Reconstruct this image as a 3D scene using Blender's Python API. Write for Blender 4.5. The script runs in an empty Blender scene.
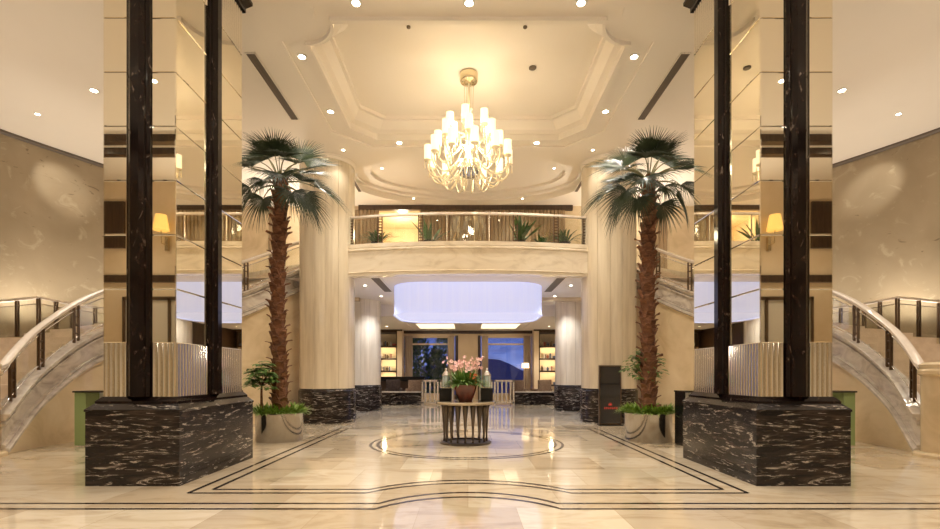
import bpy, bmesh, math, random
from mathutils import Vector, Matrix
random.seed(7)
PI = math.pi
scn = bpy.context.scene
COL = scn.collection
CAMH = 1.6
F = 480.0
ZC = 8.7                      # lobby ceiling


# ---------------------------------------------------------------- materials
def mat(name, color=(.8, .8, .8), rough=.5, metal=0.0, coat=0.0, emit=None, estr=0.0, spec=None):
    m = bpy.data.materials.new(name)
    m.use_nodes = True
    b = m.node_tree.nodes['Principled BSDF']
    b.inputs['Base Color'].default_value = (*color, 1)
    b.inputs['Roughness'].default_value = rough
    b.inputs['Metallic'].default_value = metal
    b.inputs['Coat Weight'].default_value = coat
    b.inputs['Coat Roughness'].default_value = .05
    if spec is not None:
        b.inputs['Specular IOR Level'].default_value = spec
    if emit:
        b.inputs['Emission Color'].default_value = (*emit, 1)
        b.inputs['Emission Strength'].default_value = estr
    return m


def coords(nt, scale=(1, 1, 1), kind='Object'):
    tc = nt.nodes.new('ShaderNodeTexCoord')
    mp = nt.nodes.new('ShaderNodeMapping')
    mp.inputs['Scale'].default_value = scale
    nt.links.new(tc.outputs[kind], mp.inputs['Vector'])
    return mp.outputs['Vector']


def noise(nt, vec, scale, detail=6, rough=.55, dist=0.0):
    n = nt.nodes.new('ShaderNodeTexNoise')
    n.inputs['Scale'].default_value = scale
    n.inputs['Detail'].default_value = detail
    n.inputs['Roughness'].default_value = rough
    n.inputs['Distortion'].default_value = dist
    nt.links.new(vec, n.inputs['Vector'])
    return n.outputs['Fac']


def ramp(nt, fac, stops):
    r = nt.nodes.new('ShaderNodeValToRGB')
    el = r.color_ramp.elements
    while len(el) < len(stops):
        el.new(.5)
    for e, (p, c) in zip(el, stops):
        e.position = p
        e.color = (*c, 1)
    nt.links.new(fac, r.inputs['Fac'])
    return r.outputs['Color']


def mixc(nt, a, b, fac, mode='MIX'):
    m = nt.nodes.new('ShaderNodeMix')
    m.data_type = 'RGBA'
    m.blend_type = mode
    for s, v in ((m.inputs[0], fac), (m.inputs[6], a), (m.inputs[7], b)):
        if isinstance(v, (int, float)):
            s.default_value = v
        elif isinstance(v, tuple):
            s.default_value = (*v, 1)
        else:
            nt.links.new(v, s)
    return m.outputs[2]


def noisy(name, stops, scale=(1, 1, 1), nscale=3, detail=6, dist=0.0, rough=.4, metal=0.0, coat=0.0, bump=0.0, nr=.55):
    m = mat(name, rough=rough, metal=metal, coat=coat)
    nt = m.node_tree
    f = noise(nt, coords(nt, scale), nscale, detail, nr, dist)
    nt.links.new(ramp(nt, f, stops), nt.nodes['Principled BSDF'].inputs['Base Color'])
    if bump:
        bp = nt.nodes.new('ShaderNodeBump')
        bp.inputs['Strength'].default_value = bump
        bp.inputs['Distance'].default_value = .02
        nt.links.new(f, bp.inputs['Height'])
        nt.links.new(bp.outputs['Normal'], nt.nodes['Principled BSDF'].inputs['Normal'])
    return m


def make_floor_mat():
    m = mat('cream_marble_tiles', rough=.09, coat=.35)
    nt = m.node_tree
    v = coords(nt)
    br = nt.nodes.new('ShaderNodeTexBrick')
    br.offset = .5
    br.inputs['Scale'].default_value = 1
    br.inputs['Brick Width'].default_value = 1.15
    br.inputs['Row Height'].default_value = 1.15
    br.inputs['Mortar Size'].default_value = .003
    br.inputs['Color1'].default_value = (.82, .72, .56, 1)
    br.inputs['Color2'].default_value = (.56, .45, .31, 1)
    br.inputs['Mortar'].default_value = (.48, .37, .24, 1)
    nt.links.new(v, br.inputs['Vector'])
    n1 = noise(nt, coords(nt, (.6, 1.4, 1)), 1.3, 9, .62, 1.6)
    c1 = ramp(nt, n1, [(.28, (.58, .52, .46)), (.42, (.86, .82, .76)), (.52, (1, 1, 1)), (.62, (.98, .96, .93)), (.74, (.68, .61, .53))])
    c = mixc(nt, br.outputs['Color'], c1, .8, 'MULTIPLY')
    nt.links.new(c, nt.nodes['Principled BSDF'].inputs['Base Color'])
    return m


def make_dark_marble():
    m = mat('black_marble_white_streaks', rough=.14, coat=0, spec=.4)
    nt = m.node_tree
    v = coords(nt, (.7, .7, 5.0))
    a = noise(nt, v, 1.6, 6, .6, 1.2)
    base = ramp(nt, a, [(.35, (.006, .0045, .005)), (.55, (.022, .016, .014)), (.7, (.075, .054, .043))])
    w = noise(nt, coords(nt, (.55, .55, 4.6)), 2.0, 6, .58, 2.6)
    st = ramp(nt, w, [(.56, (0, 0, 0)), (.60, (.12, .12, .12)), (.622, (.9, .9, .9)), (.645, (.15, .15, .15)), (.70, (0, 0, 0))])
    w2 = noise(nt, coords(nt, (.8, .8, 9.0), 'Object'), 4.0, 4, .5, 1.2)
    s2 = ramp(nt, w2, [(.66, (0, 0, 0)), (.69, (.55, .55, .55)), (.72, (0, 0, 0))])
    st = mixc(nt, st, s2, 1.0, 'ADD')
    c = mixc(nt, base, (.62, .55, .47), st)
    nt.links.new(c, nt.nodes['Principled BSDF'].inputs['Base Color'])
    return m


def make_mural():
    m = mat('gold_mural_wallcovering', rough=.4)
    nt = m.node_tree
    base = ramp(nt, noise(nt, coords(nt), .55, 4, .5, .8), [(.3, (.30, .238, .155)), (.7, (.39, .315, .215))])
    b = noise(nt, coords(nt, (1, 1, 1.2)), 1.25, 7, .66, 1.6)
    st = ramp(nt, b, [(.58, (0, 0, 0)), (.68, (.42, .42, .42)), (.76, (.15, .15, .15))])
    c = mixc(nt, base, (.58, .50, .36), st)
    d = noise(nt, coords(nt, (1.1, 1.1, 2.6)), 1.35, 3, .5, 2.4)
    sd = ramp(nt, d, [(.27, (.6, .6, .6)), (.31, (0, 0, 0))])
    c = mixc(nt, c, (.12, .08, .04), sd)
    nt.links.new(c, nt.nodes['Principled BSDF'].inputs['Base Color'])
    return m


def make_glass(name='clear_glass', tint=(.93, .95, .93), refl=1.0):
    m = bpy.data.materials.new(name)
    m.use_nodes = True
    nt = m.node_tree
    nt.nodes.clear()
    out = nt.nodes.new('ShaderNodeOutputMaterial')
    tr = nt.nodes.new('ShaderNodeBsdfTransparent')
    tr.inputs['Color'].default_value = (*tint, 1)
    gl = nt.nodes.new('ShaderNodeBsdfGlossy')
    gl.inputs['Roughness'].default_value = .01
    lw = nt.nodes.new('ShaderNodeLayerWeight')
    lw.inputs['Blend'].default_value = .5
    pw = nt.nodes.new('ShaderNodeMath')
    pw.operation = 'POWER'
    pw.inputs[1].default_value = 5
    nt.links.new(lw.outputs['Facing'], pw.inputs[0])
    ml = nt.nodes.new('ShaderNodeMath')
    ml.operation = 'MULTIPLY_ADD'
    ml.inputs[1].default_value = .9
    ml.inputs[2].default_value = .045 * refl
    nt.links.new(pw.outputs[0], ml.inputs[0])
    mx = nt.nodes.new('ShaderNodeMixShader')
    nt.links.new(ml.outputs[0], mx.inputs[0])
    nt.links.new(tr.outputs[0], mx.inputs[1])
    nt.links.new(gl.outputs[0], mx.inputs[2])
    nt.links.new(mx.outputs[0], out.inputs['Surface'])
    return m


M = {}
M['floor'] = make_floor_mat()
M['dark_marble'] = make_dark_marble()
M['mural'] = make_mural()
M['glass'] = make_glass('clear_glass', (.95, .955, .93), 1.3)
M['window_glass'] = make_glass('window_glass', (.8, .83, .9), 1.0)
M['inlay'] = mat('dark_inlay', (.035, .022, .016), .12, coat=.3)
M['ceiling'] = noisy('ceiling_paint', [(.3, (.83, .765, .68)), (.7, (.85, .785, .70))], nscale=.6, rough=.6)
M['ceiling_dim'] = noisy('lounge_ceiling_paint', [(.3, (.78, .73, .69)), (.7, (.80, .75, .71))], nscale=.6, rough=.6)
M['column_marble'] = noisy('cream_column_marble', [(.3, (.58, .49, .36)), (.5, (.69, .60, .455)), (.7, (.77, .68, .53))],
                           (2.6, 2.6, .28), 1.5, 9, .35, .22, coat=.2)
M['wall_marble'] = noisy('cream_wall_marble', [(.3, (.60, .47, .29)), (.5, (.72, .58, .38)), (.72, (.79, .66, .46))],
                         (.8, .8, .9), 1.2, 8, 1.2, .2, coat=.2)
M['fascia_marble'] = noisy('balcony_marble', [(.3, (.66, .56, .42)), (.5, (.82, .72, .57)), (.7, (.87, .78, .64))],
                           (.5, .8, 1.4), 1.6, 9, 1.6, .2, coat=.2)
M['stair_marble'] = noisy('pale_pink_stair_marble', [(.3, (.40, .34, .29)), (.5, (.62, .55, .48)), (.7, (.74, .68, .6))],
                          (1, 1, 1.6), 1.8, 9, 1.8, .18, coat=.3)
M['handrail'] = noisy('pale_handrail', [(.3, (.72, .62, .53)), (.7, (.82, .74, .65))], nscale=4, rough=.22, coat=.3)
M['carpet'] = noisy('stair_carpet', [(.35, (.60, .48, .36)), (.65, (.70, .58, .45))], nscale=5, detail=5, rough=.4)
M['mirror'] = mat('bronze_mirror', (.85, .80, .67), .015, 1.0)
M['fluted_mirror'] = mat('fluted_mirror', (.90, .87, .80), .10, 1.0)
M['dark_bronze'] = noisy('dark_polished_stone', [(.45, (.006, .003, .003)), (.64, (.016, .008, .006)), (.72, (.20, .16, .13)), (.78, (.02, .01, .008))],
                         (4, 4, 1.6), 2.5, 7, 1.5, .10)
M['dark_bronze'].node_tree.nodes['Principled BSDF'].inputs['Specular IOR Level'].default_value = .3
M['black'] = mat('black_lacquer', (.010, .009, .009), .22, spec=.35)
M['black_matt'] = mat('black_matt', (.02, .018, .017), .5)
M['bronze'] = mat('brown_bronze', (.16, .11, .075), .3, .85)
M['chrome'] = mat('chrome', (.80, .78, .75), .2, .85)
M['brass'] = mat('brass', (.76, .66, .46), .2, 1.0)
M['silver'] = mat('polished_silver', (.40, .375, .34), .15, 1.0)
M['bark'] = noisy('palm_bark', [(.3, (.085, .036, .018)), (.55, (.20, .085, .04)), (.75, (.33, .17, .09))], (1, 1, 3), 6, 7, .8, .85, bump=.5)
M['frond'] = noisy('palm_green', [(.3, (.014, .024, .009)), (.6, (.032, .052, .019)), (.8, (.085, .11, .05))], nscale=5, rough=.46)
M['petiole'] = mat('petiole_green', (.16, .15, .06), .5)
M['leaf'] = noisy('leaf_green', [(.3, (.06, .14, .025)), (.7, (.20, .34, .07))], nscale=6, rough=.45)
M['grass'] = noisy('ground_cover_green', [(.3, (.10, .20, .02)), (.7, (.28, .42, .06))], nscale=9, rough=.5)
M['dark_leaf'] = noisy('dark_leaf', [(.3, (.03, .08, .02)), (.7, (.10, .20, .06))], nscale=6, rough=.4)
M['soil'] = noisy('soil', [(.3, (.03, .02, .012)), (.7, (.08, .05, .03))], nscale=14, rough=.95)
M['bowl'] = noisy('oxblood_glaze', [(.3, (.11, .022, .015)), (.7, (.20, .045, .028))], nscale=5, rough=.15, coat=.5)
M['pink'] = noisy('orchid_pink', [(.3, (.85, .48, .45)), (.7, (.94, .72, .67))], nscale=9, rough=.5)
M['orange'] = mat('bract_orange', (.75, .22, .07), .5)
M['table_metal'] = mat('antique_pewter', (.13, .105, .085), .3, .9)
M['table_top'] = noisy('table_stone', [(.3, (.30, .23, .15)), (.7, (.52, .42, .29))], nscale=4, rough=.15, coat=.4)
M['lamp'] = mat('lit_glass_shade', (.95, .85, .6), .4, emit=(1.0, .86, .58), estr=.78)
M['lens'] = mat('lit_lens', (1, .95, .85), .4, emit=(1.0, .86, .64), estr=26)
M['drum'] = None
M['screen'] = mat('dark_screen', (.02, .018, .018), .06, coat=.6)
M['red_glow'] = mat('red_screen_print', (.5, .03, .02), .4, emit=(1, .06, .03), estr=.12)
M['vent'] = mat('vent_brown', (.13, .10, .075), .6)
M['wood'] = noisy('brown_wood_panel', [(.3, (.26, .18, .10)), (.7, (.38, .27, .16))], (6, 6, .5), 2, 6, .6, .4)
M['wood_dark'] = noisy('dark_wood', [(.3, (.035, .02, .012)), (.7, (.08, .045, .025))], (6, 6, .5), 2, 6, .6, .35)
M['warm_wall'] = mat('warm_plaster', (.80, .67, .46), .6)
M['beige_wall'] = noisy('beige_panel', [(.3, (.66, .52, .35)), (.7, (.74, .60, .42))], nscale=1.2, rough=.5)
M['green_glass'] = mat('green_back_painted_glass', (.27, .36, .15), .12, coat=.5)
M['white'] = mat('white_panel', (.82, .80, .76), .4)
M['fabric'] = noisy('brown_upholstery', [(.35, (.13, .075, .045)), (.65, (.34, .23, .15))], nscale=22, detail=2, rough=.85)
M['dark_fabric'] = noisy('dark_upholstery', [(.35, (.035, .022, .018)), (.65, (.07, .045, .035))], nscale=14, detail=2, rough=.85)
M['curtain'] = noisy('sheer_curtain', [(.3, (.42, .33, .25)), (.7, (.55, .44, .34))], (8, 8, .3), 2, rough=.8)
M['door_panel'] = mat('pale_door_panel', (.62, .58, .50), .3)
M['amber'] = mat('amber_lit_shade', (.9, .6, .2), .6, emit=(1, .62, .16), estr=.6)
M['shade'] = mat('lit_linen_shade', (.9, .8, .65), .7, emit=(1, .72, .42), estr=1.1)
M['glow'] = mat('lit_cove_panel', (.95, .9, .8), .6, emit=(1, .80, .52), estr=1.0)
M['shelf_glow'] = mat('lit_shelf_strip', (.95, .9, .8), .6, emit=(1, .78, .46), estr=34)
M['lantern_glass'] = mat('frosted_lantern_glass', (.52, .62, .68), .25, coat=.5)
M['hill'] = noisy('dusk_hill', [(.3, (.16, .22, .34)), (.7, (.26, .32, .46))], nscale=.08, rough=1)
M['lake'] = mat('dusk_lake', (.05, .09, .2), .15)
M['grey_blue'] = mat('crystal_base_plate', (.50, .52, .58), .2, .7)
m = mat('ivory_crystal', (.85, .74, .52), .08, coat=.6, emit=(1.0, .78, .45), estr=.10)  # faint emission stands in for lamp light caught in the crystal
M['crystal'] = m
m = mat('lit_fabric_drum', (.62, .66, .86), .8, emit=(.66, .70, 1.0), estr=.42)
nt = m.node_tree
f = noise(nt, coords(nt, (5, 5, .15)), 3, 4)
c = ramp(nt, f, [(.3, (.50, .57, .97)), (.7, (.60, .66, 1.0))])
nt.links.new(c, nt.nodes['Principled BSDF'].inputs['Emission Color'])
M['drum'] = m
for k, c in enumerate([(.45, .10, .06), (.10, .14, .2), (.62, .5, .3), (.2, .13, .07), (.75, .70, .6)]):
    M['book%d' % k] = mat('object_glaze_%d' % k, c, .45)


# ---------------------------------------------------------------- mesh helpers
class MB:
    def __init__(s):
        s.bm = bmesh.new()

    def face(s, vs):
        try:
            return s.bm.faces.new(vs)
        except ValueError:
            return None

    def box(s, x0, x1, y0, y1, z0, z1, bev=0.0):
        v = [s.bm.verts.new((x, y, z)) for z in (z0, z1) for (x, y) in ((x0, y0), (x1, y0), (x1, y1), (x0, y1))]
        fs = [s.face([v[i] for i in q]) for q in ((3, 2, 1, 0), (4, 5, 6, 7), (0, 1, 5, 4), (1, 2, 6, 5), (2, 3, 7, 6), (3, 0, 4, 7))]
        if bev:
            es = list({e for f_ in fs for e in f_.edges})
            bmesh.ops.bevel(s.bm, geom=es, offset=bev, segments=2, affect='EDGES', profile=.7)
        return s

    def prism(s, poly, z0, z1, caps=True):
        a = [s.bm.verts.new((x, y, z0)) for x, y in poly]
        b = [s.bm.verts.new((x, y, z1)) for x, y in poly]
        n = len(poly)
        for i in range(n):
            s.face([a[i], a[(i + 1) % n], b[(i + 1) % n], b[i]])
        if caps:
            s.face(a[::-1])
            s.face(b)
        return s

    def frustum(s, poly0, z0, poly1, z1):
        a = [s.bm.verts.new((x, y, z0)) for x, y in poly0]
        b = [s.bm.verts.new((x, y, z1)) for x, y in poly1]
        n = len(poly0)
        for i in range(n):
            s.face([a[i], a[(i + 1) % n], b[(i + 1) % n], b[i]])
        s.face(a[::-1])
        s.face(b)
        return s

    def lathe(s, prof, cx=0, cy=0, n=32, a0=0.0, sy=1.0):
        rings = []
        for r, z in prof:
            if r < 1e-5:
                rings.append([s.bm.verts.new((cx, cy, z))])
            else:
                rings.append([s.bm.verts.new((cx + r * math.cos(a0 + 2 * PI * i / n), cy + sy * r * math.sin(a0 + 2 * PI * i / n), z)) for i in range(n)])
        for p, q in zip(rings, rings[1:]):
            for i in range(n):
                j = (i + 1) % n
                if len(p) == 1 and len(q) == 1:
                    continue
                if len(p) == 1:
                    s.face([p[0], q[j], q[i]])
                elif len(q) == 1:
                    s.face([p[i], p[j], q[0]])
                else:
                    s.face([p[i], p[j], q[j], q[i]])
        if len(rings[0]) > 1:
            s.face(rings[0][::-1])
        if len(rings[-1]) > 1:
            s.face(rings[-1])
        return s

    def tube(s, pts, r, n=8, cap=True):
        pts = [Vector(p) for p in pts]
        rr = r if isinstance(r, (list, tuple)) else [r] * len(pts)
        rings = []
        ref = None
        for i, p in enumerate(pts):
            d = (pts[min(i + 1, len(pts) - 1)] - pts[max(i - 1, 0)]).normalized()
            if ref is None:
                ref = Vector((0, 0, 1)) if abs(d.z) < .9 else Vector((1, 0, 0))
            u = (ref - d * ref.dot(d))
            u = u.normalized() if u.length > 1e-6 else d.orthogonal().normalized()
            ref = u
            w = d.cross(u)
            rings.append([s.bm.verts.new(p + (u * math.cos(2 * PI * k / n) + w * math.sin(2 * PI * k / n)) * rr[i]) for k in range(n)])
        for a, b in zip(rings, rings[1:]):
            for k in range(n):
                s.face([a[k], a[(k + 1) % n], b[(k + 1) % n], b[k]])
        if cap:
            s.face(rings[0][::-1])
            s.face(rings[-1])
        return s

    def sweep(s, pts, prof, closed_prof=True):
        """pts: (x,y,z) along a path; prof: (d, dz), d to the left of travel."""
        rings = []
        for i, p in enumerate(pts):
            a, b = pts[max(i - 1, 0)], pts[min(i + 1, len(pts) - 1)]
            d = Vector((b[0] - a[0], b[1] - a[1])).normalized()
            nx, ny = -d.y, d.x
            rings.append([s.bm.verts.new((p[0] + nx * q, p[1] + ny * q, p[2] + dz)) for q, dz in prof])
        n = len(prof)
        for a, b in zip(rings, rings[1:]):
            for k in range(n if closed_prof else n - 1):
                s.face([a[k], a[(k + 1) % n], b[(k + 1) % n], b[k]])
        if closed_prof:
            s.face(rings[0][::-1])
            s.face(rings[-1])
        return s

    def poly_holes(s, outer, holes, z):
        edges = []
        for lp in [outer] + holes:
            v = [s.bm.verts.new((x, y, z)) for x, y in lp]
            for i in range(len(v)):
                edges.append(s.bm.edges.new((v[i], v[(i + 1) % len(v)])))
        bmesh.ops.triangle_fill(s.bm, use_beauty=True, use_dissolve=False, edges=edges, normal=(0, 0, -1))
        return s

    def ringwall(s, a, za, b, zb):
        va = [s.bm.verts.new((x, y, za)) for x, y in a]
        vb = [s.bm.verts.new((x, y, zb)) for x, y in b]
        n = len(a)
        for i in range(n):
            s.face([va[i], va[(i + 1) % n], vb[(i + 1) % n], vb[i]])
        return s

    def build(s, name, material, parent=None, smooth=False, local=False, fix=True):
        if fix:
            bmesh.ops.recalc_face_normals(s.bm, faces=s.bm.faces[:])
        if parent is not None and not local:
            top = parent
            while top.parent:
                top = top.parent
            bmesh.ops.translate(s.bm, vec=-top.location, verts=s.bm.verts[:])
        me = bpy.data.meshes.new(name)
        s.bm.to_mesh(me)
        s.bm.free()
        me.materials.append(material)
        if smooth:
            for p in me.polygons:
                p.use_smooth = True
            if smooth == 'auto':
                me.set_sharp_from_angle(angle=math.radians(35))
        o = bpy.data.objects.new(name, me)
        COL.objects.link(o)
        if parent is not None:
            o.parent = parent
        return o


def tag(o, label, cat, group=None):
    o['label'] = label
    o['category'] = cat
    if group:
        o['group'] = group
    return o


def thing(name, label, cat, loc, group=None, rz=0.0):
    o = bpy.data.objects.new(name, None)
    o.empty_display_size = .1
    o.location = loc
    o.rotation_euler = (0, 0, rz)
    COL.objects.link(o)
    return tag(o, label, cat, group)


def struct(o):
    o['kind'] = 'structure'
    return o


def solo(mb, name, material, label, cat, group=None, smooth=False):
    """a thing that is one mesh, its origin at the base centre"""
    o = mb.build(name, material, None, smooth)
    xs = [v.co for v in o.data.vertices]
    c = Vector(((min(v.x for v in xs) + max(v.x for v in xs)) / 2, (min(v.y for v in xs) + max(v.y for v in xs)) / 2, min(v.z for v in xs)))
    o.data.transform(Matrix.Translation(-c))
    o.location = c
    return tag(o, label, cat, group)


def children(o):
    return [c for c in bpy.data.objects if c.parent == o]


KIDS = {}


def copy_tree(root, loc, label, rz=0.0, group=None, scale=None):
    if root.name not in KIDS:
        ks = children(root)
        KIDS[root.name] = [(k, children(k)) for k in ks]
    r = root.copy()
    COL.objects.link(r)
    r.location = loc
    r.rotation_euler = (0, 0, rz)
    if scale:
        r.scale = scale
    r['label'] = label
    if group:
        r['group'] = group
    for k, gs in KIDS[root.name]:
        c = k.copy()
        COL.objects.link(c)
        c.parent = r
        for g in gs:
            d = g.copy()
            COL.objects.link(d)
            d.parent = c
    return r


def part_copy(o, parent, loc=(0, 0, 0), rot=(0, 0, 0), scale=(1, 1, 1)):
    c = o.copy()
    COL.objects.link(c)
    c.parent = parent
    c.location = loc
    c.rotation_euler = rot
    c.scale = scale
    return c


def catmull(P, n):
    out = []
    m = len(P)
    for i in range(m - 1):
        p0, p1, p2, p3 = P[max(i - 1, 0)], P[i], P[i + 1], P[min(i + 2, m - 1)]
        for k in range(n):
            t = k / n
            out.append(tuple(.5 * ((2 * b) + (-a + c) * t + (2 * a - 5 * b + 4 * c - d) * t * t + (-a + 3 * b - 3 * c + d) * t ** 3) for a, b, c, d in zip(p0, p1, p2, p3)))
    out.append(tuple(P[-1]))
    return out


def arc(cx, cy, r, a0, a1, n):
    return [(cx + r * math.cos(math.radians(a0 + (a1 - a0) * i / n)), cy + r * math.sin(math.radians(a0 + (a1 - a0) * i / n))) for i in range(n + 1)]


def spot(loc, power, color=(1, .91, .78), size=110, blend=.7, target=None, radius=.06):
    l = bpy.data.lights.new('spot_lamp', 'SPOT')
    l.energy = power
    l.color = color
    l.spot_size = math.radians(size)
    l.spot_blend = blend
    l.shadow_soft_size = radius
    o = bpy.data.objects.new('spot_lamp', l)
    COL.objects.link(o)
    o.location = loc
    d = (Vector(target) - Vector(loc)) if target else Vector((0, 0, -1))
    o.rotation_euler = d.to_track_quat('-Z', 'Y').to_euler()
    return o


def point(loc, power, color=(1, .75, .45), radius=.15):
    l = bpy.data.lights.new('bulb', 'POINT')
    l.energy = power
    l.color = color
    l.shadow_soft_size = radius
    o = bpy.data.objects.new('bulb', l)
    COL.objects.link(o)
    o.location = loc
    return o


# ---------------------------------------------------------------- room shell
struct(MB().box(-16, 16, -3.6, 30.6, -.3, 0).build('floor', M['floor']))


def strip(pts, w=.042, z=.0015):
    mb = MB()
    mb.sweep([(x, y, z) for x, y in pts], [(-w / 2, 0), (w / 2, 0)], False)
    return mb


def arched(y, half, rise, x0, x1):
    R = (half * half + rise * rise) / (2 * abs(rise))
    sgn = 1 if rise > 0 else -1
    cy = y + sgn * (abs(rise) - R)
    a = math.degrees(math.asin(half / R))
    mid = [(R * math.sin(math.radians(t)), cy + sgn * R * math.cos(math.radians(t))) for t in [-a + 2 * a * i / 28 for i in range(29)]]
    return [(x0, y)] + mid + [(x1, y)]


def merged_trim(name, lines):
    """one inlaid border: its two dark lines"""
    mb = MB()
    for ln in lines:
        mb.sweep([(x, y, .0015) for x, y in ln], [(-.032, 0), (.032, 0)], False)
    struct(mb.build(name, M['inlay']))


merged_trim('trim_1', [arched(5.93, 1.10, .55, -15.5, 15.5), arched(5.69, 1.10, .55, -15.5, 15.5)])
merged_trim('trim_2', [arched(6.45, 1.38, .58, -3.76, 3.76), arched(6.65, 1.36, .58, -3.53, 3.53)])
merged_trim('trim_3', [[(-3.76, 6.45), (-3.76, 14.25)], [(-3.53, 6.65), (-3.53, 14.05)]])
merged_trim('trim_4', [[(3.76, 6.45), (3.76, 14.25)], [(3.53, 6.65), (3.53, 14.05)]])
merged_trim('trim_5', [arched(14.25, 3.2, .85, -3.76, 3.76), arched(14.05, 3.0, .8, -3.53, 3.53)])
cc = (-.03, 11.2)
merged_trim('trim_6', [arc(*cc, 2.2, 0, 360, 72), arc(*cc, 2.04, 0, 360, 72)])


# ceiling with the octagon tray and the oval over the gallery
def tray(xh, y0, y1, r):
    pts = arc(-xh, y0, r, 90, 0, 10) + arc(xh, y0, r, 180, 90, 10)
    q = r * 1.0
    return pts + [(xh, y1 - q), (xh - q, y1), (-xh + q, y1), (-xh, y1 - q)]


def oval(xh, yh, cy=17.85, n=64):
    return [(xh * math.cos(2 * PI * i / n), cy + yh * math.sin(2 * PI * i / n)) for i in range(n)]


T0 = tray(3.98, 9.3, 15.02, .95)
T1 = tray(3.5, 9.6, 14.62, .72)
T2 = tray(3.4, 9.7, 14.52, .66)
T3 = tray(3.1, 10.02, 14.2, .6)
O0, O1, O2 = oval(4.35, 2.4), oval(4.1, 2.2), oval(3.6, 1.85)
mb = MB()
mb.poly_holes([(-16, -3.6), (16, -3.6), (16, 20.6), (-16, 20.6)], [T0, O0], ZC)
mb.ringwall(T0, ZC, T0, ZC + .05)
# shallow frame, lip, cove, upper panel
mb.ringwall(T0, ZC + .05, T1, ZC + .05)
mb.ringwall(T1, ZC + .05, T1, ZC - .03)
mb.ringwall(T1, ZC - .03, T2, ZC - .03)
mb.ringwall(T2, ZC - .03, T2, ZC + .16)
T25 = tray(3.25, 9.85, 14.36, .62)
mb.ringwall(T2, ZC + .16, T25, ZC + .2)
mb.ringwall(T25, ZC + .2, T3, ZC + .40)
T35 = tray(3.02, 10.1, 14.12, .58)
mb.ringwall(T3, ZC + .40, T35, ZC + .40)
mb.ringwall(T35, ZC + .40, T35, ZC + .5)
mb.poly_holes(T35, [], ZC + .5)
mb.ringwall(O0, ZC, O0, ZC + .22)
mb.ringwall(O0, ZC + .22, O1, ZC + .22)
mb.ringwall(O1, ZC + .22, O1, ZC + .32)
mb.ringwall(O1, ZC + .32, O2, ZC + .32)
mb.ringwall(O2, ZC + .32, O2, ZC + .42)
mb.poly_holes(O2, [], ZC + .42)
bmesh.ops.remove_doubles(mb.bm, verts=mb.bm.verts[:], dist=.0005)
struct(mb.build('ceiling', M['ceiling']))
struct(MB().box(-16.2, 16.2, -3.8, 21, ZC + .95, ZC + 1.05).build('ceiling_slab', M['ceiling']))

# outer curved walls
WL = catmull([(-15.3, -3.6, 0), (-15.3, 3, 0), (-15.2, 8, 0), (-14.6, 11.5, 0), (-13.6, 14, 0), (-12.4, 16.3, 0), (-11.0, 18.6, 0), (-9.9, 20.6, 0)], 8)
for sgn, nm in ((1, 'left'), (-1, 'right')):
    p = [(x * sgn, y) for x, y, _ in WL]
    d = .25 * sgn
    mb = MB()
    mb.sweep([(x, y, 0) for x, y in p], [(0, 0), (d, 0), (d, ZC), (0, ZC)])
    struct(mb.build('wall_' + nm, M['mural']))
    mb = MB()
    mb.sweep([(x, y, ZC) for x, y in p], [(0, 0), (-.10 * sgn, 0), (-.10 * sgn, -.06), (-.04 * sgn, -.1), (0, -.1)])
    struct(mb.build('trim_7' if sgn == 1 else 'trim_8', M['vent']))
# wall behind the camera with the dark entrance doors
struct(MB().box(-16, 16, -3.9, -3.6, 0, ZC).build('wall_front', M['beige_wall']))
struct(MB().box(-15.2, 15.2, -.45, -.2, 8.48, ZC).build('trim_9', M['wood_dark']))
struct(MB().box(-15.2, 15.2, -1.3, -1.05, 8.5, ZC).build('trim_19', M['wood_dark']))
for k, x in enumerate((-13.0, 13.0)):
    struct(MB().box(x - .45, x + .45, -3.6, -3.5, 6.2, 7.9).build('trim_%d' % (20 + k), M['wood_dark']))
struct(MB().box(-15.2, 15.2, -3.6, -3.45, 4.95, 5.2).build('trim_10', M['wood_dark']))
for k, (x0, x1) in enumerate(((-12.6, -9.2), (-7.4, -3.2), (-2.1, 2.1), (3.2, 7.4), (9.2, 12.6))):
    w = struct(MB().box(x0, x1, -3.6, -3.56, .02, 4.4).build('door_%d' % (k + 1), M['door_panel']))
    mb = MB()
    for x in (x0, (x0 + x1) / 2 - .04, x1 - .08):
        mb.box(x, x + .08, -3.56, -3.48, .02, 4.4)
    mb.box(x0, x1, -3.56, -3.48, 4.3, 4.42)
    mb.box(x0, x1, -3.56, -3.48, 2.5, 2.58)
    mb.build('door_frame', M['bronze'], w)

# back wall of the upper gallery: brown fluted panels, with a lit room open on the left
def flutes(mb, x0, x1, y, z0, z1, pitch=.16):
    n = max(1, round((x1 - x0) / pitch))
    w = (x1 - x0) / n
    for i in range(n):
        a = x0 + i * w
        mb.prism([(a, y + .06), (a, y), (a + w * .2, y - .045), (a + w * .8, y - .045), (a + w, y), (a + w, y + .06)], z0, z1)


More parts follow.
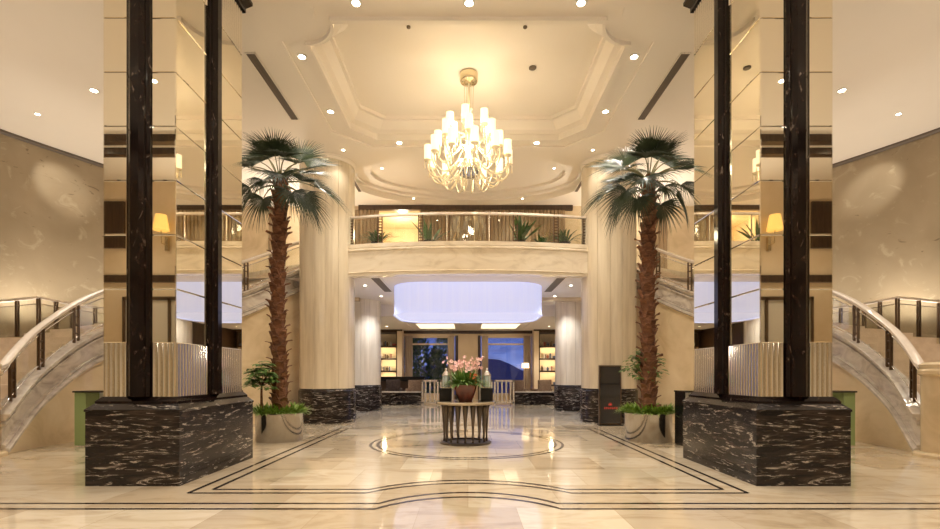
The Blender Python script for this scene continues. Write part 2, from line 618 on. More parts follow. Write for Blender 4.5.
GB = 20.3
mb = MB()
mb.box(-10.2, -4.6, GB, GB + .25, 4.7, ZC)
mb.box(.25, 10.2, GB, GB + .25, 4.7, ZC)
mb.box(-4.6, .25, GB, GB + .25, 8.5, ZC)
struct(mb.build('wall_back', M['wall_marble']))
mb = MB()
flutes(mb, .3, 4.1, GB - .08, 5.75, 8.5)
flutes(mb, -4.9, -3.75, GB - .08, 5.75, 8.5)
flutes(mb, -2.05, .3, GB + .1, 5.75, 8.5)
flutes(mb, -8.4, -7.7, GB - .08, 5.75, 8.5)
flutes(mb, 7.7, 8.4, GB - .08, 5.75, 8.5)
struct(mb.build('trim_11', M['wood']))
struct(MB().box(-4.6, 4.4, GB - .16, GB, 8.5, ZC - .005).build('trim_12', M['wood_dark']))
mb = MB()
mb.box(-4.4, .45, 23.4, 23.6, 5.7, ZC)
mb.box(-4.6, -4.4, GB + .25, 23.6, 5.7, ZC)
mb.box(.25, .45, GB + .25, 23.6, 5.7, ZC)
mb.box(-4.6, .45, GB + .25, 23.6, ZC, ZC + .1)
struct(mb.build('wall_gallery', M['warm_wall']))
point((-3.0, 21.9, 7.9), 75, (1, .82, .55), .2)
point((-.7, 22.2, 7.6), 14, (1, .78, .5), .2)

# mezzanine slab with its curved marble front
def front_arc(off=0.0, n=32):
    R = (4.1 ** 2 + .5 ** 2) / (2 * .5)
    cy = 15.45 + R
    a = math.degrees(math.asin(4.1 / R))
    return [((R - off) * math.sin(math.radians(t)), cy - (R - off) * math.cos(math.radians(t))) for t in [-a + 2 * a * i / n for i in range(n + 1)]]


fa = front_arc(.12)
slab = fa + [(4.6, 16.3), (5.35, 17.45), (7.7, 18.75), (9.9, 20.2), (9.8, 24), (-9.8, 24), (-9.9, 20.2), (-7.7, 18.75), (-5.35, 17.45), (-4.6, 16.3)]
struct(MB().prism(slab, 5.0, 5.72).build('floor_gallery', M['column_marble']))
b = thing('balcony', 'curved cream marble balcony front between the two round columns', 'balcony', (0, 15.0, 4.83))
mb = MB()
prof = [(0, 0), (0, .09), (-.03, .11), (0, .13), (0, .80), (-.04, .83), (-.04, .87), (0, .9), (-.02, .92), (-.02, 1.05), (.3, 1.05), (.3, 0)]
mb.sweep([(x, y, 4.83) for x, y in front_arc()], prof)
mb.build('marble_fascia', M['fascia_marble'], b, 'auto')

# gallery undersides / lounge ceiling
mb = MB()
mb.poly_holes([(-9.6, 16.2), (-4.1, 16.2)] + front_arc(.31)[1:-1] + [(4.1, 16.2), (9.6, 16.2), (9.6, 22.5), (-9.6, 22.5)],
              [], 4.84)
struct(mb.build('ceiling_under_gallery', M['ceiling_dim']))
# lounge beyond: ceiling with two lit coffers
LZ = 4.3
cof = [(-3.05, -.62), (.62, 3.05)]
mb = MB()
rects = [[(a - .25, 25.5), (b_ + .25, 25.5), (b_ + .25, 29.7), (a - .25, 29.7)] for a, b_ in cof]
ins = [[(a + .15, 26.3), (b_ - .15, 26.3), (b_ - .15, 29.3), (a + .15, 29.3)] for a, b_ in cof]
mb.poly_holes([(-9.6, 22.5), (9.6, 22.5), (9.6, 30.6), (-9.6, 30.6)], rects, LZ)
for r, q in zip(rects, ins):
    mb.ringwall(r, LZ, r, LZ + .04)
    mb.ringwall(r, LZ + .04, q, LZ + .05)
    mb.ringwall(q, LZ + .05, q, LZ + .28)
mb.ringwall([(-9.6, 22.5), (9.6, 22.5), (9.6, 22.5), (-9.6, 22.5)][:2] + [(9.6, 22.51), (-9.6, 22.51)], LZ, [(-9.6, 22.5), (9.6, 22.5), (9.6, 22.51), (-9.6, 22.51)], 4.84)
struct(mb.build('ceiling_lounge', M['ceiling_dim']))
for (a, b_), side in zip(cof, ('left', 'right')):
    t = solo(MB().box(a + .14, b_ - .14, 26.29, 29.31, LZ + .08, LZ + .14), 'ceiling_coffer_light', M['glow'],
             'glowing rectangular ceiling coffer above the %s lounge window' % side, 'ceiling light', 'lit lounge ceiling coffers')
# lounge walls
for s_, nm in ((-1, 'left'), (1, 'right')):
    struct(MB().box(min(s_ * 5.75, s_ * 6.0), max(s_ * 5.75, s_ * 6.0), 22.5, 30.6, 0, LZ).build('wall_lounge_' + nm, M['wood_dark']))
    struct(MB().box(min(s_ * 6.2, s_ * 9.6), max(s_ * 6.2, s_ * 9.6), 19.2, 19.4, 0, 4.84).build('wall_lobby_' + nm, M['wall_marble']))
BW = 30.0
mb = MB()
for x0, x1, z0, z1 in ((-6, -4.0, 0, LZ), (4.0, 6, 0, LZ), (-.75, .75, 0, LZ), (-4, -.75, 3.95, LZ), (.75, 4, 3.95, LZ), (-4, -.75, 0, .3), (.75, 4, 0, .3)):
    mb.box(x0, x1, BW, BW + .25, z0, z1)
struct(mb.build('wall_back.001', M['beige_wall']))
struct(MB().box(-4.4, 4.4, BW - .12, BW, 4.12, LZ).build('trim_13', M['wood_dark']))
mb = MB()
for x in (-.8, .62):
    mb.box(x, x + .18, BW - .1, BW, 0, 4.0)
struct(mb.build('trim_14', M['wood_dark']))
for k, (x0, x1) in enumerate(((-3.95, -.85), (.85, 3.95))):
    w = struct(MB().box(x0, x1, BW + .1, BW + .12, .3, 3.95).build('window_%d' % (k + 1), M['window_glass']))
    mb = MB()
    for x in (x0, x0 + .32, x1 - .42, x1 - .08):
        mb.box(x, x + .09, BW + .04, BW + .18, .3, 3.95)
    for z in (.3, 3.42, 3.86):
        mb.box(x0, x1, BW + .04, BW + .18, z, z + .09)
    mb.build('window_frame', M['beige_wall'], w)
# curtains beside the windows
for k, x in enumerate((-3.85, -1.25, .85, 3.45)):
    mb = MB()
    pts = [(x + .4 * i / 16, BW - .16 + .035 * math.sin(i * 1.6), 0) for i in range(17)]
    mb.sweep(pts, [(-.006, .05), (.006, .05), (.006, 3.97), (-.006, 3.97)])
    o = solo(mb, 'curtain', M['curtain'], ('leftmost', 'second from left', 'third from left', 'rightmost')[k] + ' of the four drawn-back curtains at the lounge windows', 'curtain', 'lounge window curtains', True)
# view outside: lake and hills
struct(MB().box(-60, 60, 31, 160, -.9, -.8).build('lake', M['lake']))
mb = MB()
for i in range(40):
    x = -60 + i * 3
    h0 = 3.0 + 2.4 * math.sin(i * .33 + 1) + 1.0 * math.sin(i * .9)
    h1 = 3.0 + 2.4 * math.sin((i + 1) * .33 + 1) + 1.0 * math.sin((i + 1) * .9)
    a = [mb.bm.verts.new(v) for v in ((x, 130, -.9), (x + 3, 130, -.9), (x + 3, 138, h1), (x, 138, h0))]
    mb.face(a)
    q = [mb.bm.verts.new(v) for v in ((x, 138, h0), (x + 3, 138, h1), (x + 3, 150, -.9), (x, 150, -.9))]
    mb.face(q)
struct(mb.build('hills', M['hill']))


# ---------------------------------------------------------------- mirrored lobby columns
def rect(x0, x1, y0, y1):
    return [(x0, y0), (x1, y0), (x1, y1), (x0, y1)]


def mirror_column(sgn, side):
    """sgn -1 left, +1 right"""
    X0, X1, Y0, Y1 = 4.115, 5.46, 6.845, 9.18
    x0, x1, y0, y1 = 4.26, 5.32, 7.0, 9.05
    fx = lambda a, b: (min(sgn * a, sgn * b), max(sgn * a, sgn * b))
    t = thing('mirror_column', 'square mirror-clad column on a black marble pedestal at %s foreground' % side, 'column', (sgn * 4.79, 8.02, 0), 'mirror-clad lobby columns')
    a, b = fx(X0, X1)
    mb = MB().box(a, b, Y0, Y1, 0, 1.06)
    mb.frustum(rect(a - .012, b + .012, Y0 - .012, Y1 + .012), 1.06, rect(a - .012, b + .012, Y0 - .012, Y1 + .012), 1.09)
    c0, c1 = fx(x0 - .075, x1 + .075)
    mb.frustum(rect(a - .012, b + .012, Y0 - .012, Y1 + .012), 1.09, rect(c0, c1, y0 - .075, y1 + .075), 1.17)
    mb.build('pedestal', M['dark_marble'], t)
    mb = MB()
    d0, d1 = fx(x0 - .07, x1 + .07)
    e0, e1 = fx(x0 - .01, x1 + .01)
    mb.box(d0, d1, y0 - .07, y1 + .07, 1.17, 1.205)
    mb.frustum(rect(d0, d1, y0 - .07, y1 + .07), 1.205, rect(e0, e1, y0 - .01, y1 + .01), 1.27)
    mb.build('plinth', M['dark_bronze'], t)
    k0, k1 = fx(x0 + .03, x1 - .03)
    MB().box(k0, k1, y0 + .03, y1 - .03, 1.27, ZC - .02).build('core', M['black_matt'], t)
    mb = MB()
    f0, f1 = fx(x0 - .05, x1 + .05)
    g0, g1 = fx(x0 - .14, x1 + .14)
    mb.box(f0, f1, y0 - .05, y1 + .05, 8.44, 8.52)
    mb.frustum(rect(f0, f1, y0 - .05, y1 + .05), 8.52, rect(g0, g1, y0 - .14, y1 + .14), 8.64)
    mb.box(g0, g1, y0 - .14, y1 + .14, 8.64, ZC - .005)
    mb.build('cornice', M['dark_bronze'], t)
    # faces: origin, direction u along the face, outward normal n, length
    sx0, sx1 = sgn * x0, sgn * x1
    faces = [((sx1, y0), (-sgn, 0), (0, -1), x1 - x0), ((sx0, y0), (0, 1), (-sgn, 0), y1 - y0),
             ((sx1, y0), (0, 1), (sgn, 0), y1 - y0), ((sx1, y1), (-sgn, 0), (0, 1), x1 - x0)]
    joints = [2.05] + [2.05 + .79 * i for i in range(1, 7)] + [7.60]
    for (ox, oy), u, n, L in faces:
        def pt(s, d):
            return (ox + u[0] * s + n[0] * d, oy + u[1] * s + n[1] * d)
        bw = .17
        for s0, s1 in ((0, L / 2 - bw), (L / 2 + bw, L)):
            mb = MB()
            for z0, z1 in zip(joints, joints[1:]):
                q = .014
                bv = .014
                o4 = [(s0 + .002, z0 + .003), (s1 - .002, z0 + .003), (s1 - .002, z1 - .003), (s0 + .002, z1 - .003)]
                i4 = [(s0 + bv, z0 + bv), (s1 - bv, z0 + bv), (s1 - bv, z1 - bv), (s0 + bv, z1 - bv)]
                A = [mb.bm.verts.new((*pt(s, -.004), z)) for s, z in o4]
                B = [mb.bm.verts.new((*pt(s, 0), z)) for s, z in i4]
                C_ = [mb.bm.verts.new((*pt(s, -.03), z)) for s, z in o4]
                mb.face(B)
                for i in range(4):
                    j = (i + 1) % 4
                    mb.face([A[i], A[j], B[j], B[i]])
                    mb.face([C_[i], C_[j], A[j], A[i]])
                mb.face(C_[::-1])
            mb.build('mirror_panel', M['mirror'], t)
            for z0, z1 in ((1.27, 2.05), (7.60, 8.44)):
                mb = MB()
                nn = max(2, round((s1 - s0) / .072))
                w = (s1 - s0) / nn
                for i in range(nn):
                    p0 = s0 + i * w
                    poly = [pt(p0, -.03)] + [pt(p0 + w * (.5 - .42 * math.cos(PI * k / 6)), -.012 + .026 * math.sin(PI * k / 6)) for k in range(7)] + [pt(p0 + w, -.03)]
                    mb.prism(poly, z0, z1)
                mb.build('fluted_panel', M['fluted_mirror'], t)
        mb = MB()
        c = L / 2
        prof = [(-.17, -.03), (-.17, .03), (-.145, .05), (-.12, .05), (-.11, .075), (-.06, .115), (.06, .115), (.11, .075), (.12, .05), (.145, .05), (.17, .03), (.17, -.03)]
        mb.prism([pt(c + a_, d_) for a_, d_ in prof], 1.27, 8.44)
        mb.build('pilaster', M['dark_bronze'], t)
    return t


mirror_column(-1, 'left')
mirror_column(1, 'right')


# ---------------------------------------------------------------- round marble columns
def round_column(x, y, ztop, label, r=.90):
    t = thing('marble_column', label, 'column', (x, y, 0), 'round marble columns')
    mb = MB()
    n = 14
    poly = []
    for i in range(n):
        a0, a1 = 2 * PI * i / n, 2 * PI * (i + 1) / n
        for f_ in (.015, .25, .5, .75, .985):
            a = a0 + (a1 - a0) * f_
            rr = r if .1 < f_ < .9 else r - .004
            poly.append((x + rr * math.cos(a), y + rr * math.sin(a)))
        poly.append((x + (r - .025) * math.cos(a1), y + (r - .025) * math.sin(a1)))
    mb.prism(poly, 1.12, ztop)
    mb.build('shaft', M['column_marble'], t)
    MB().lathe([(r + .045, 0), (r + .045, 1.03), (r + .035, 1.06), (r + .015, 1.075), (r + .005, 1.12)], x, y, 48).build('base', M['dark_marble'], t, 'auto')
    if ztop > 6:
        MB().lathe([(r + .0, ztop - .14), (r + .02, ztop - .13), (r + .03, ztop - .05), (r + .05, ztop - .03), (r + .05, ztop - .005)], x, y, 48).build('capital', M['ceiling'], t, 'auto')
    return t


round_column(-4.77, 16.3, ZC, 'tall round cream marble column left of the balcony')
round_column(4.77, 16.3, ZC, 'tall round cream marble column behind the display stand')
round_column(-4.8, 21.4, 4.83, 'short round marble column by the left side of the lounge entrance')
round_column(4.8, 21.4, 4.83, 'short round marble column by the right side of the lounge entrance')


# ---------------------------------------------------------------- stairs
def staircase(sgn, side):
    dx0 = .22 if sgn < 0 else 0.0
    P = [(8.86 + dx0 * 1.2, 9.45, .80), (9.15 + dx0 * .6, 10.5, 1.72), (9.08 + dx0 * .3, 12.0, 2.72), (8.25, 13.5, 3.42), (7.05, 14.85, 4.12), (6.1, 16.4, 5.05), (5.45, 17.5, 5.72)]
    P = [(sgn * x, y, z) for x, y, z in P]
    C_ = catmull(P, 8)
    # outward = away from the room's middle line; path travels to +y
    out = -1 if sgn > 0 else 1          # sign of "left of travel" that points outward
    t = thing('staircase', 'curved marble staircase rising behind the %s mirror column' % side, 'staircase', (sgn * 9.0, 9.2, 0), 'curved lobby staircases')
    k = 1 if sgn < 0 else -1
    prof = [(-.09, 0), (-.09, -.05), (-.03, -.08), (-.03, -.13), (.06, -.14), (.06, -.18), (-.02, -.19), (-.02, -.23), (.05, -.24), (.05, -.60), (-.02, -.61), (-.02, -.65), (.03, -.66), (-.05, -.68), (-.08, -.70), (-.08, -.76), (0, -.80), (.22, -.80), (.22, 0)]
    C2 = [p for p in C_]
    mb = MB()
    rings = []
    mb.sweep([(x, y, max(z, .81)) for x, y, z in C2], [(k * d, dz) for d, dz in prof])
    mb.build('stringer', M['stair_marble'], t, 'auto')
    # wall under the stringer
    mb = MB()
    rr = []
    for i, p in enumerate(C2):
        a, b = C2[max(i - 1, 0)], C2[min(i + 1, len(C2) - 1)]
        d = Vector((b[0] - a[0], b[1] - a[1])).normalized()
        nx, ny = -d.y * k, d.x * k
        rr.append((p, nx, ny))
    prev = None
    for p, nx, ny in rr:
        zt = max(p[2], .81) - .79
        if zt < .03:
            continue
        cur = [mb.bm.verts.new((p[0] + nx * q, p[1] + ny * q, z)) for q, z in ((.06, 0), (.06, zt), (.2, zt), (.2, 0))]
        if prev:
            for i in range(4):
                mb.face([prev[i], prev[(i + 1) % 4], cur[(i + 1) % 4], cur[i]])
        prev = cur
    struct(mb.build('wall_stair_' + side, M['wall_marble']))
    # steps
    mb = MB()
    n = 32
    W = 2.3
    m_ = len(rr) - 1
    zf0, zf1 = 0.0, 5.70
    for s in range(n):
        i0, i1 = m_ * s / n, m_ * (s + 1) / n

        def at(f_):
            j = min(int(f_), m_ - 1)
            g = f_ - j
            (p, ax, ay), (q, bx, by) = rr[j], rr[j + 1]
            return (p[0] + (q[0] - p[0]) * g, p[1] + (q[1] - p[1]) * g, p[2] + (q[2] - p[2]) * g, ax + (bx - ax) * g, ay + (by - ay) * g)
        a, b = at(i0), at(i1)
        zt = max(.17, b[2] - .12 - .5 * max(0, 1 - s / 6))
        zb = max(0.0, zt - .4)
        poly = [(a[0] + a[3] * .22, a[1] + a[4] * .22), (b[0] + b[3] * .22, b[1] + b[4] * .22), (b[0] + b[3] * W, b[1] + b[4] * W), (a[0] + a[3] * W, a[1] + a[4] * W)]
        mb.prism(poly, zb, zt)
    mb.build('steps', M['carpet'], t)
    # railing
    r = thing('stair_railing', 'glass railing with pale handrail along the %s curved staircase' % side, 'railing', (sgn * 9.0, 9.2, .8), 'stair railings')
    H = .92
    mb = MB()
    newel = (sgn * (9.12 if sgn > 0 else 9.42), 9.2, .80)
    path = [(x + nx * .06, y + ny * .06, max(z, .81)) for (x, y, z), nx, ny in rr]
    mb.sweep([(x, y, z + H) for x, y, z in [newel] + path], [(-.085, -.03), (-.085, .03), (-.05, .06), (.05, .06), (.085, .03), (.085, -.03), (.05, -.055), (-.05, -.055)])
    mb.build('handrail', M['handrail'], r, 'auto')
    mb = MB()
    mb.tube([(x, y, z + H - .16) for x, y, z in path], .014, 6)
    mb.tube([(x, y, z + .10) for x, y, z in path], .012, 6)
    mb.build('guide_rail', M['chrome'], r, True)
    idx = list(range(3, len(path) - 1, 5))
    for i in idx:
        (x, y, z) = path[i]
        a, b = path[i - 1], path[min(i + 1, len(path) - 1)]
        d = Vector((b[0] - a[0], b[1] - a[1])).normalized()
        mb = MB()
        for o_ in (-.07, .04):
            q = [(x + d.x * (o_ + e) - d.y * f_, y + d.y * (o_ + e) + d.x * f_) for e, f_ in ((0, -.03), (.03, -.03), (.03, .03), (0, .03))]
            mb.prism(q, z - .03, z + H - .04)
        for zz in (.2, .4, .6, .78):
            mb.tube([(x - d.x * .06, y - d.y * .06, z + zz), (x + d.x * .06, y + d.y * .06, z + zz)], .02, 6)
        mb.build('post', M['bronze'], r)
    for i, j in zip(idx, idx[1:]):
        seg = path[i:j + 1]
        d0 = .09

        def lerp(p, q, g):
            return tuple(a_ + (b_ - a_) * g for a_, b_ in zip(p, q))
        seg = [lerp(seg[0], seg[1], .35)] + seg[1:-1] + [lerp(seg[-1], seg[-2], .35)]
        mb = MB()
        mb.sweep(seg, [(-.006, .09), (.006, .09), (.006, H - .14), (-.006, H - .14)])
        mb.build('glass_panel', M['glass'], r)
    return t


staircase(-1, 'left')
staircase(1, 'right')


# raised landing with its own railing behind each stair
def landing(sgn, side):
    edge = [(13.3, 13.55), (11.45, 12.8), (11.55, 14.0), (11.2, 15.3), (10.4, 16.9)]
    outer = [(10.6, 18.6), (10.95, 18.5), (12.25, 16.25), (13.35, 14.1)]
    e = [(sgn * x, y) for x, y in edge]
    o_ = [(sgn * x, y) for x, y in outer]
    struct(MB().prism(e + o_, 0, 2.62).build('wall_landing_' + side, M['wall_marble']))
    r = thing('landing_railing', 'level glass railing on the landing behind the %s staircase, near the wall' % side, 'railing', (sgn * 11.8, 13.3, 2.62), 'landing railings')
    pts = [(x, y, 2.62) for x, y in e]
    dense = []
    for p, q in zip(pts, pts[1:]):
        for g in (0, .25, .5, .75):
            dense.append(tuple(a_ + (b_ - a_) * g for a_, b_ in zip(p, q)))
    dense.append(pts[-1])
    mb = MB()
    k = -.08 if sgn < 0 else .08
    mb.sweep([(x, y, z + 1.02) for x, y, z in pts], [(-.06, -.03), (-.06, .03), (.06, .03), (.06, -.03)])
    mb.build('handrail', M['handrail'], r)
    MB().tube([(x, y, z + .86) for x, y, z in pts], .015, 6).build('guide_rail', M['chrome'], r)
    for i in range(0, len(dense), 2):
        x, y, z = dense[i]
        mb = MB().box(x - .05, x - .02, y - .02, y + .02, z, z + 1.0).box(x + .02, x + .05, y - .02, y + .02, z, z + 1.0)
        mb.build('post', M['bronze'], r)
        if i + 2 < len(dense):
            q = dense[i + 2]
            a_ = tuple(u + (v - u) * .12 for u, v in zip((x, y, z), q))
            b_ = tuple(u + (v - u) * .88 for u, v in zip((x, y, z), q))
            MB().sweep([a_, b_], [(-.006, .08), (.006, .08), (.006, .84), (-.006, .84)]).build('glass_panel', M['glass'], r)


landing(-1, 'left')
landing(1, 'right')

# newel posts at the foot of the stairs
for x, y, lb in ((9.12, 9.2, 'stout round cream marble newel post at the right edge'), (-9.42, 9.2, 'stout round cream marble newel post at the left edge')):
    t = thing('newel_post', lb, 'newel post', (x, y, 0), 'stair newel posts')
    MB().lathe([(.45, 0), (.45, .06), (.42, .09), (.36, .10)], x, y, 40).build('base', M['wall_marble'], t, 'auto')
    MB().lathe([(.33, .10), (.33, 1.56)], x, y, 40).build('shaft', M['wall_marble'], t, 'auto')
    MB().lathe([(.33, 1.56), (.38, 1.60), (.38, 1.66), (.35, 1.70), (.36, 1.78), (.30, 1.82), (0, 1.84)], x, y, 40).build('cap', M['wall_marble'], t, 'auto')

# balcony railing
r = thing('balcony_railing', 'curved glass balcony railing with pale handrail above the lounge entrance', 'railing', (0, 15.0, 5.88))
fa = front_arc(.12, 48)
mb = MB()
mb.sweep([(x, y, 6.80) for x, y in fa], [(-.06, -.025), (-.06, .03), (-.03, .05), (.03, .05), (.06, .03), (.06, -.025)])
mb.build('handrail', M['handrail'], r, 'auto')
idx = [1, 7, 15, 20, 28, 33, 41, 47]
for i in idx:
    x, y = fa[i]
    if i in (20, 28):
        MB().box(x - .012, x + .012, y - .02, y + .02, 5.88, 6.78).build('post', M['chrome'], r)
        continue
    mb = MB().box(x - .085, x - .05, y - .03, y + .03, 5.88, 6.78).box(x + .05, x + .085, y - .03, y + .03, 5.88, 6.78)
    for k in range(9):
        mb.box(x - .05, x + .05, y - .012, y + .012, 5.93 + k * .095, 5.96 + k * .095)
    mb.build('post', M['bronze'], r)
for i, j in zip(idx, idx[1:]):
    seg = [(x, y, 5.88) for x, y in fa[i:j + 1]]
    a_ = tuple(u + (v - u) * .6 for u, v in zip(seg[0], seg[1]))
    b_ = tuple(u + (v - u) * .6 for u, v in zip(seg[-1], seg[-2]))
    MB().sweep([a_] + seg[1:-1] + [b_], [(-.006, .015), (.006, .015), (.006, .84), (-.006, .84)]).build('glass_panel', M['glass'], r)


# ---------------------------------------------------------------- palms
def fan_leaf(seed, Lp, R, tilt, tipdroop, nseg=40):
    rnd = random.Random(seed)
    mb = MB()
    sag = .10
    pet = [(Lp * k / 6, 0, .04 * math.sin(PI * k / 6) - sag * (k / 6) ** 2) for k in range(7)]
    H = Vector(pet[-1])
    D = Vector((math.cos(tilt), 0, -math.sin(tilt)))
    S = Vector((0, 1, 0))
    N = D.cross(S)
    if N.z < 0:
        N = -N
    da = math.radians(215) / nseg
    for i in range(nseg):
        a = math.radians(-107.5) + (i + .5) * da
        u = (D * math.cos(a) + S * math.sin(a) + N * (.10 + .22 * abs(math.sin(a)) ** 2)).normalized()
        perp = (S * math.cos(a) - D * math.sin(a)).normalized()
        L = R * (.72 + .28 * math.cos(a * .55)) * rnd.uniform(.9, 1.06)
        dr = tipdroop * rnd.uniform(.7, 1.3)
        twist = rnd.uniform(-.06, .06)
        rows = []
        for t_ in (.03, .24, .48, .68, .86, 1.0):
            w = L * t_ * math.tan(da / 2) * 1.0 if t_ <= .48 else L * .48 * math.tan(da / 2) * max(.0, (1 - t_) / .52) ** .8
            w = max(w, .0015)
            c = H + u * (L * t_) + perp * (twist * L * max(0, t_ - .45)) + Vector((0, 0, -dr * L * max(0, t_ - .3) ** 2))
            rows.append((c - perp * w, c + N * (w * .55), c + perp * w))
        vs = [[mb.bm.verts.new(p) for p in rw] for rw in rows]
        for p, q in zip(vs, vs[1:]):
            mb.face([p[0], p[1], q[1], q[0]])
            mb.face([p[1], p[2], q[2], q[1]])
    return mb, pet


LEAVES = []
for k in range(5):
    Lp, R, tl, dr = ((.62, .74, .3, .35), (.66, .78, .55, .6), (.66, .72, .05, .25), (.56, .68, .80, .65), (.62, .74, .4, .5))[k]
    mb, pet = fan_leaf(20 + k, Lp, R, tl, dr)
    LEAVES.append((mb, pet))
leaf_meshes = []
for mb, pet in LEAVES:
    me = bpy.data.meshes.new('frond')
    mb.bm.to_mesh(me)
    mb.bm.free()
    me.materials.append(M['frond'])
    pm = MB()
    pm.tube(pet, [.030, .022, .018, .016, .014, .013, .012], 6)
    pe = bpy.data.meshes.new('leaf_stalk')
    pm.bm.to_mesh(pe)
    pm.bm.free()
    pe.materials.append(M['petiole'])
    leaf_meshes.append((me, pe))


def blades(mb, cx, cy, z, R0, R1, n, L, w, up, rnd, droop=.5, seg=4):
    for i in range(n):
        a = rnd.uniform(0, 2 * PI)
        rr = R0 + (R1 - R0) * math.sqrt(rnd.random())
        bx, by = cx + rr * math.cos(a), cy + rr * math.sin(a)
        d = a + rnd.uniform(-1.2, 1.2)
        el = up * rnd.uniform(.6, 1.25)
        l = L * rnd.uniform(.65, 1.15)
        dx, dy = math.cos(d), math.sin(d)
        prev = None
        for k in range(seg + 1):
            t = k / seg
            ww = w * math.sin(PI * min(1, .12 + t * .88)) * .5 + .0008
            h = l * t * math.sin(el) - droop * l * t * t
            rad = l * t * math.cos(el)
            c = Vector((bx + dx * rad, by + dy * rad, z + h))
            row = [mb.bm.verts.new(c + Vector((-dy, dx, .3)) * -ww), mb.bm.verts.new(c + Vector((-dy, dx, -.3)) * ww)]
            if prev:
                mb.face([prev[0], prev[1], row[1], row[0]])
            prev = row
    return mb


def palm(x, y, side, seed, fr, top=6.38):
    rnd = random.Random(seed)
    t = thing('potted_palm', 'tall fan palm in a silver drum planter beside the %s mirror column' % side, 'palm tree', (x, y, 0), 'potted fan palms')
    # planter
    mb = MB().lathe([(.535, 0), (.545, .015), (.545, .62), (.555, .64), (.555, .67), (.515, .67), (.51, .55)], x, y, 48)
    mb.build('planter', M['silver'], t, 'auto')
    MB().lathe([(.51, .54), (.51, .58), (0, .62)], x, y, 32).build('soil', M['soil'], t)
    # trunk with old leaf bases
    mb = MB()
    lean = rnd.uniform(-.05, .05)
    prof = []
    nz = 46
    zs = [.55 + (top - .55) * i / nz for i in range(nz + 1)]

    def cxy(z):
        g = (z - .55) / (top - .55)
        return (x + lean * math.sin(PI * g) + .02 * math.sin(9 * g), y + .02 * math.cos(7 * g))
    rings = []
    for i, z in enumerate(zs):
        g = i / nz
        r0 = .150 - .02 * g + (.035 * (1 - g * 5) if g < .2 else 0)
        r0 *= 1.0 + (.07 if i % 2 else -.03)
        c = cxy(z)
        rings.append([mb.bm.verts.new((c[0] + r0 * rnd.uniform(.9, 1.08) * math.cos(2 * PI * k / 14), c[1] + r0 * rnd.uniform(.9, 1.08) * math.sin(2 * PI * k / 14), z)) for k in range(14)])
    for a, b in zip(rings, rings[1:]):
        for k in range(14):
            mb.face([a[k], a[(k + 1) % 14], b[(k + 1) % 14], b[k]])
    mb.face(rings[0][::-1])
    mb.face(rings[-1])
    trunk = mb.build('trunk', M['bark'], t)
    mb = MB()
    nb = 120
    for i in range(nb):
        g = i / nb
        z = .72 + (top - .7) * g
        a = i * 2.39996 + rnd.uniform(-.2, .2)
        c = cxy(z)
        r0 = .155 - .02 * g
        w = .085 * rnd.uniform(.8, 1.15)
        L = rnd.uniform(.14, .24)
        ux, uy = math.cos(a), math.sin(a)
        p0 = [Vector((c[0] + ux * (r0 - .05) + -uy * s * w * 1.2, c[1] + uy * (r0 - .05) + ux * s * w * 1.2, z - .08)) for s in (-1, 1)]
        ex = rnd.uniform(.05, .16)
        p1 = [Vector((c[0] + ux * (r0 + .02) - uy * s * w, c[1] + uy * (r0 + .02) + ux * s * w, z + L * .4)) for s in (-1, 1)]
        p2 = [Vector((c[0] + ux * (r0 + ex) - uy * s * w * .35, c[1] + uy * (r0 + ex) + ux * s * w * .35, z + L * rnd.uniform(.5, .8))) for s in (-1, 1)]
        th = Vector((ux, uy, -.4)) * .022
        V = [[mb.bm.verts.new(p) for p in pr] + [mb.bm.verts.new(p + th) for p in pr[::-1]] for pr in (p0, p1, p2)]
        for a_, b_ in zip(V, V[1:]):
            for k in range(4):
                mb.face([a_[k], a_[(k + 1) % 4], b_[(k + 1) % 4], b_[k]])
        mb.face(V[0][::-1])
        mb.face(V[-1])
    mb.build('leaf_bases', M['bark'], trunk)
    # crown
    for (az, el, k, sc, roll) in fr:
        me, pe = leaf_meshes[k]
        a = math.radians(az)
        e = math.radians(el)
        o = bpy.data.objects.new('frond', me)
        COL.objects.link(o)
        o.parent = t
        c = cxy(top)
        zz = top - y_off(el) + rnd.uniform(-.05, .05)
        o.location = (c[0] - x + .08 * math.cos(a), c[1] - y + .08 * math.sin(a), zz)
        o.rotation_mode = 'QUATERNION'
        R_ = Matrix.Rotation(a, 4, 'Z') @ Matrix.Rotation(-e, 4, 'Y') @ Matrix.Rotation(math.radians(roll), 4, 'X')
        o.rotation_quaternion = R_.to_quaternion()
        o.scale = (sc, sc, sc)
        s = bpy.data.objects.new('leaf_stalk', pe)
        COL.objects.link(s)
        s.parent = o
    mb = MB()
    blades(mb, x, y, .62, .2, .5, 460, .46, .038, 1.1, rnd, .38, 4)
    blades(mb, x, y, .65, .38, .53, 240, .42, .036, .75, rnd, .5, 4)
    g = mb.build('ground_cover', M['grass'], t, fix=False)
    g['kind'] = 'stuff'
    return t


def y_off(el):
    return .02 + .35 * max(0, (40 - el) / 90)


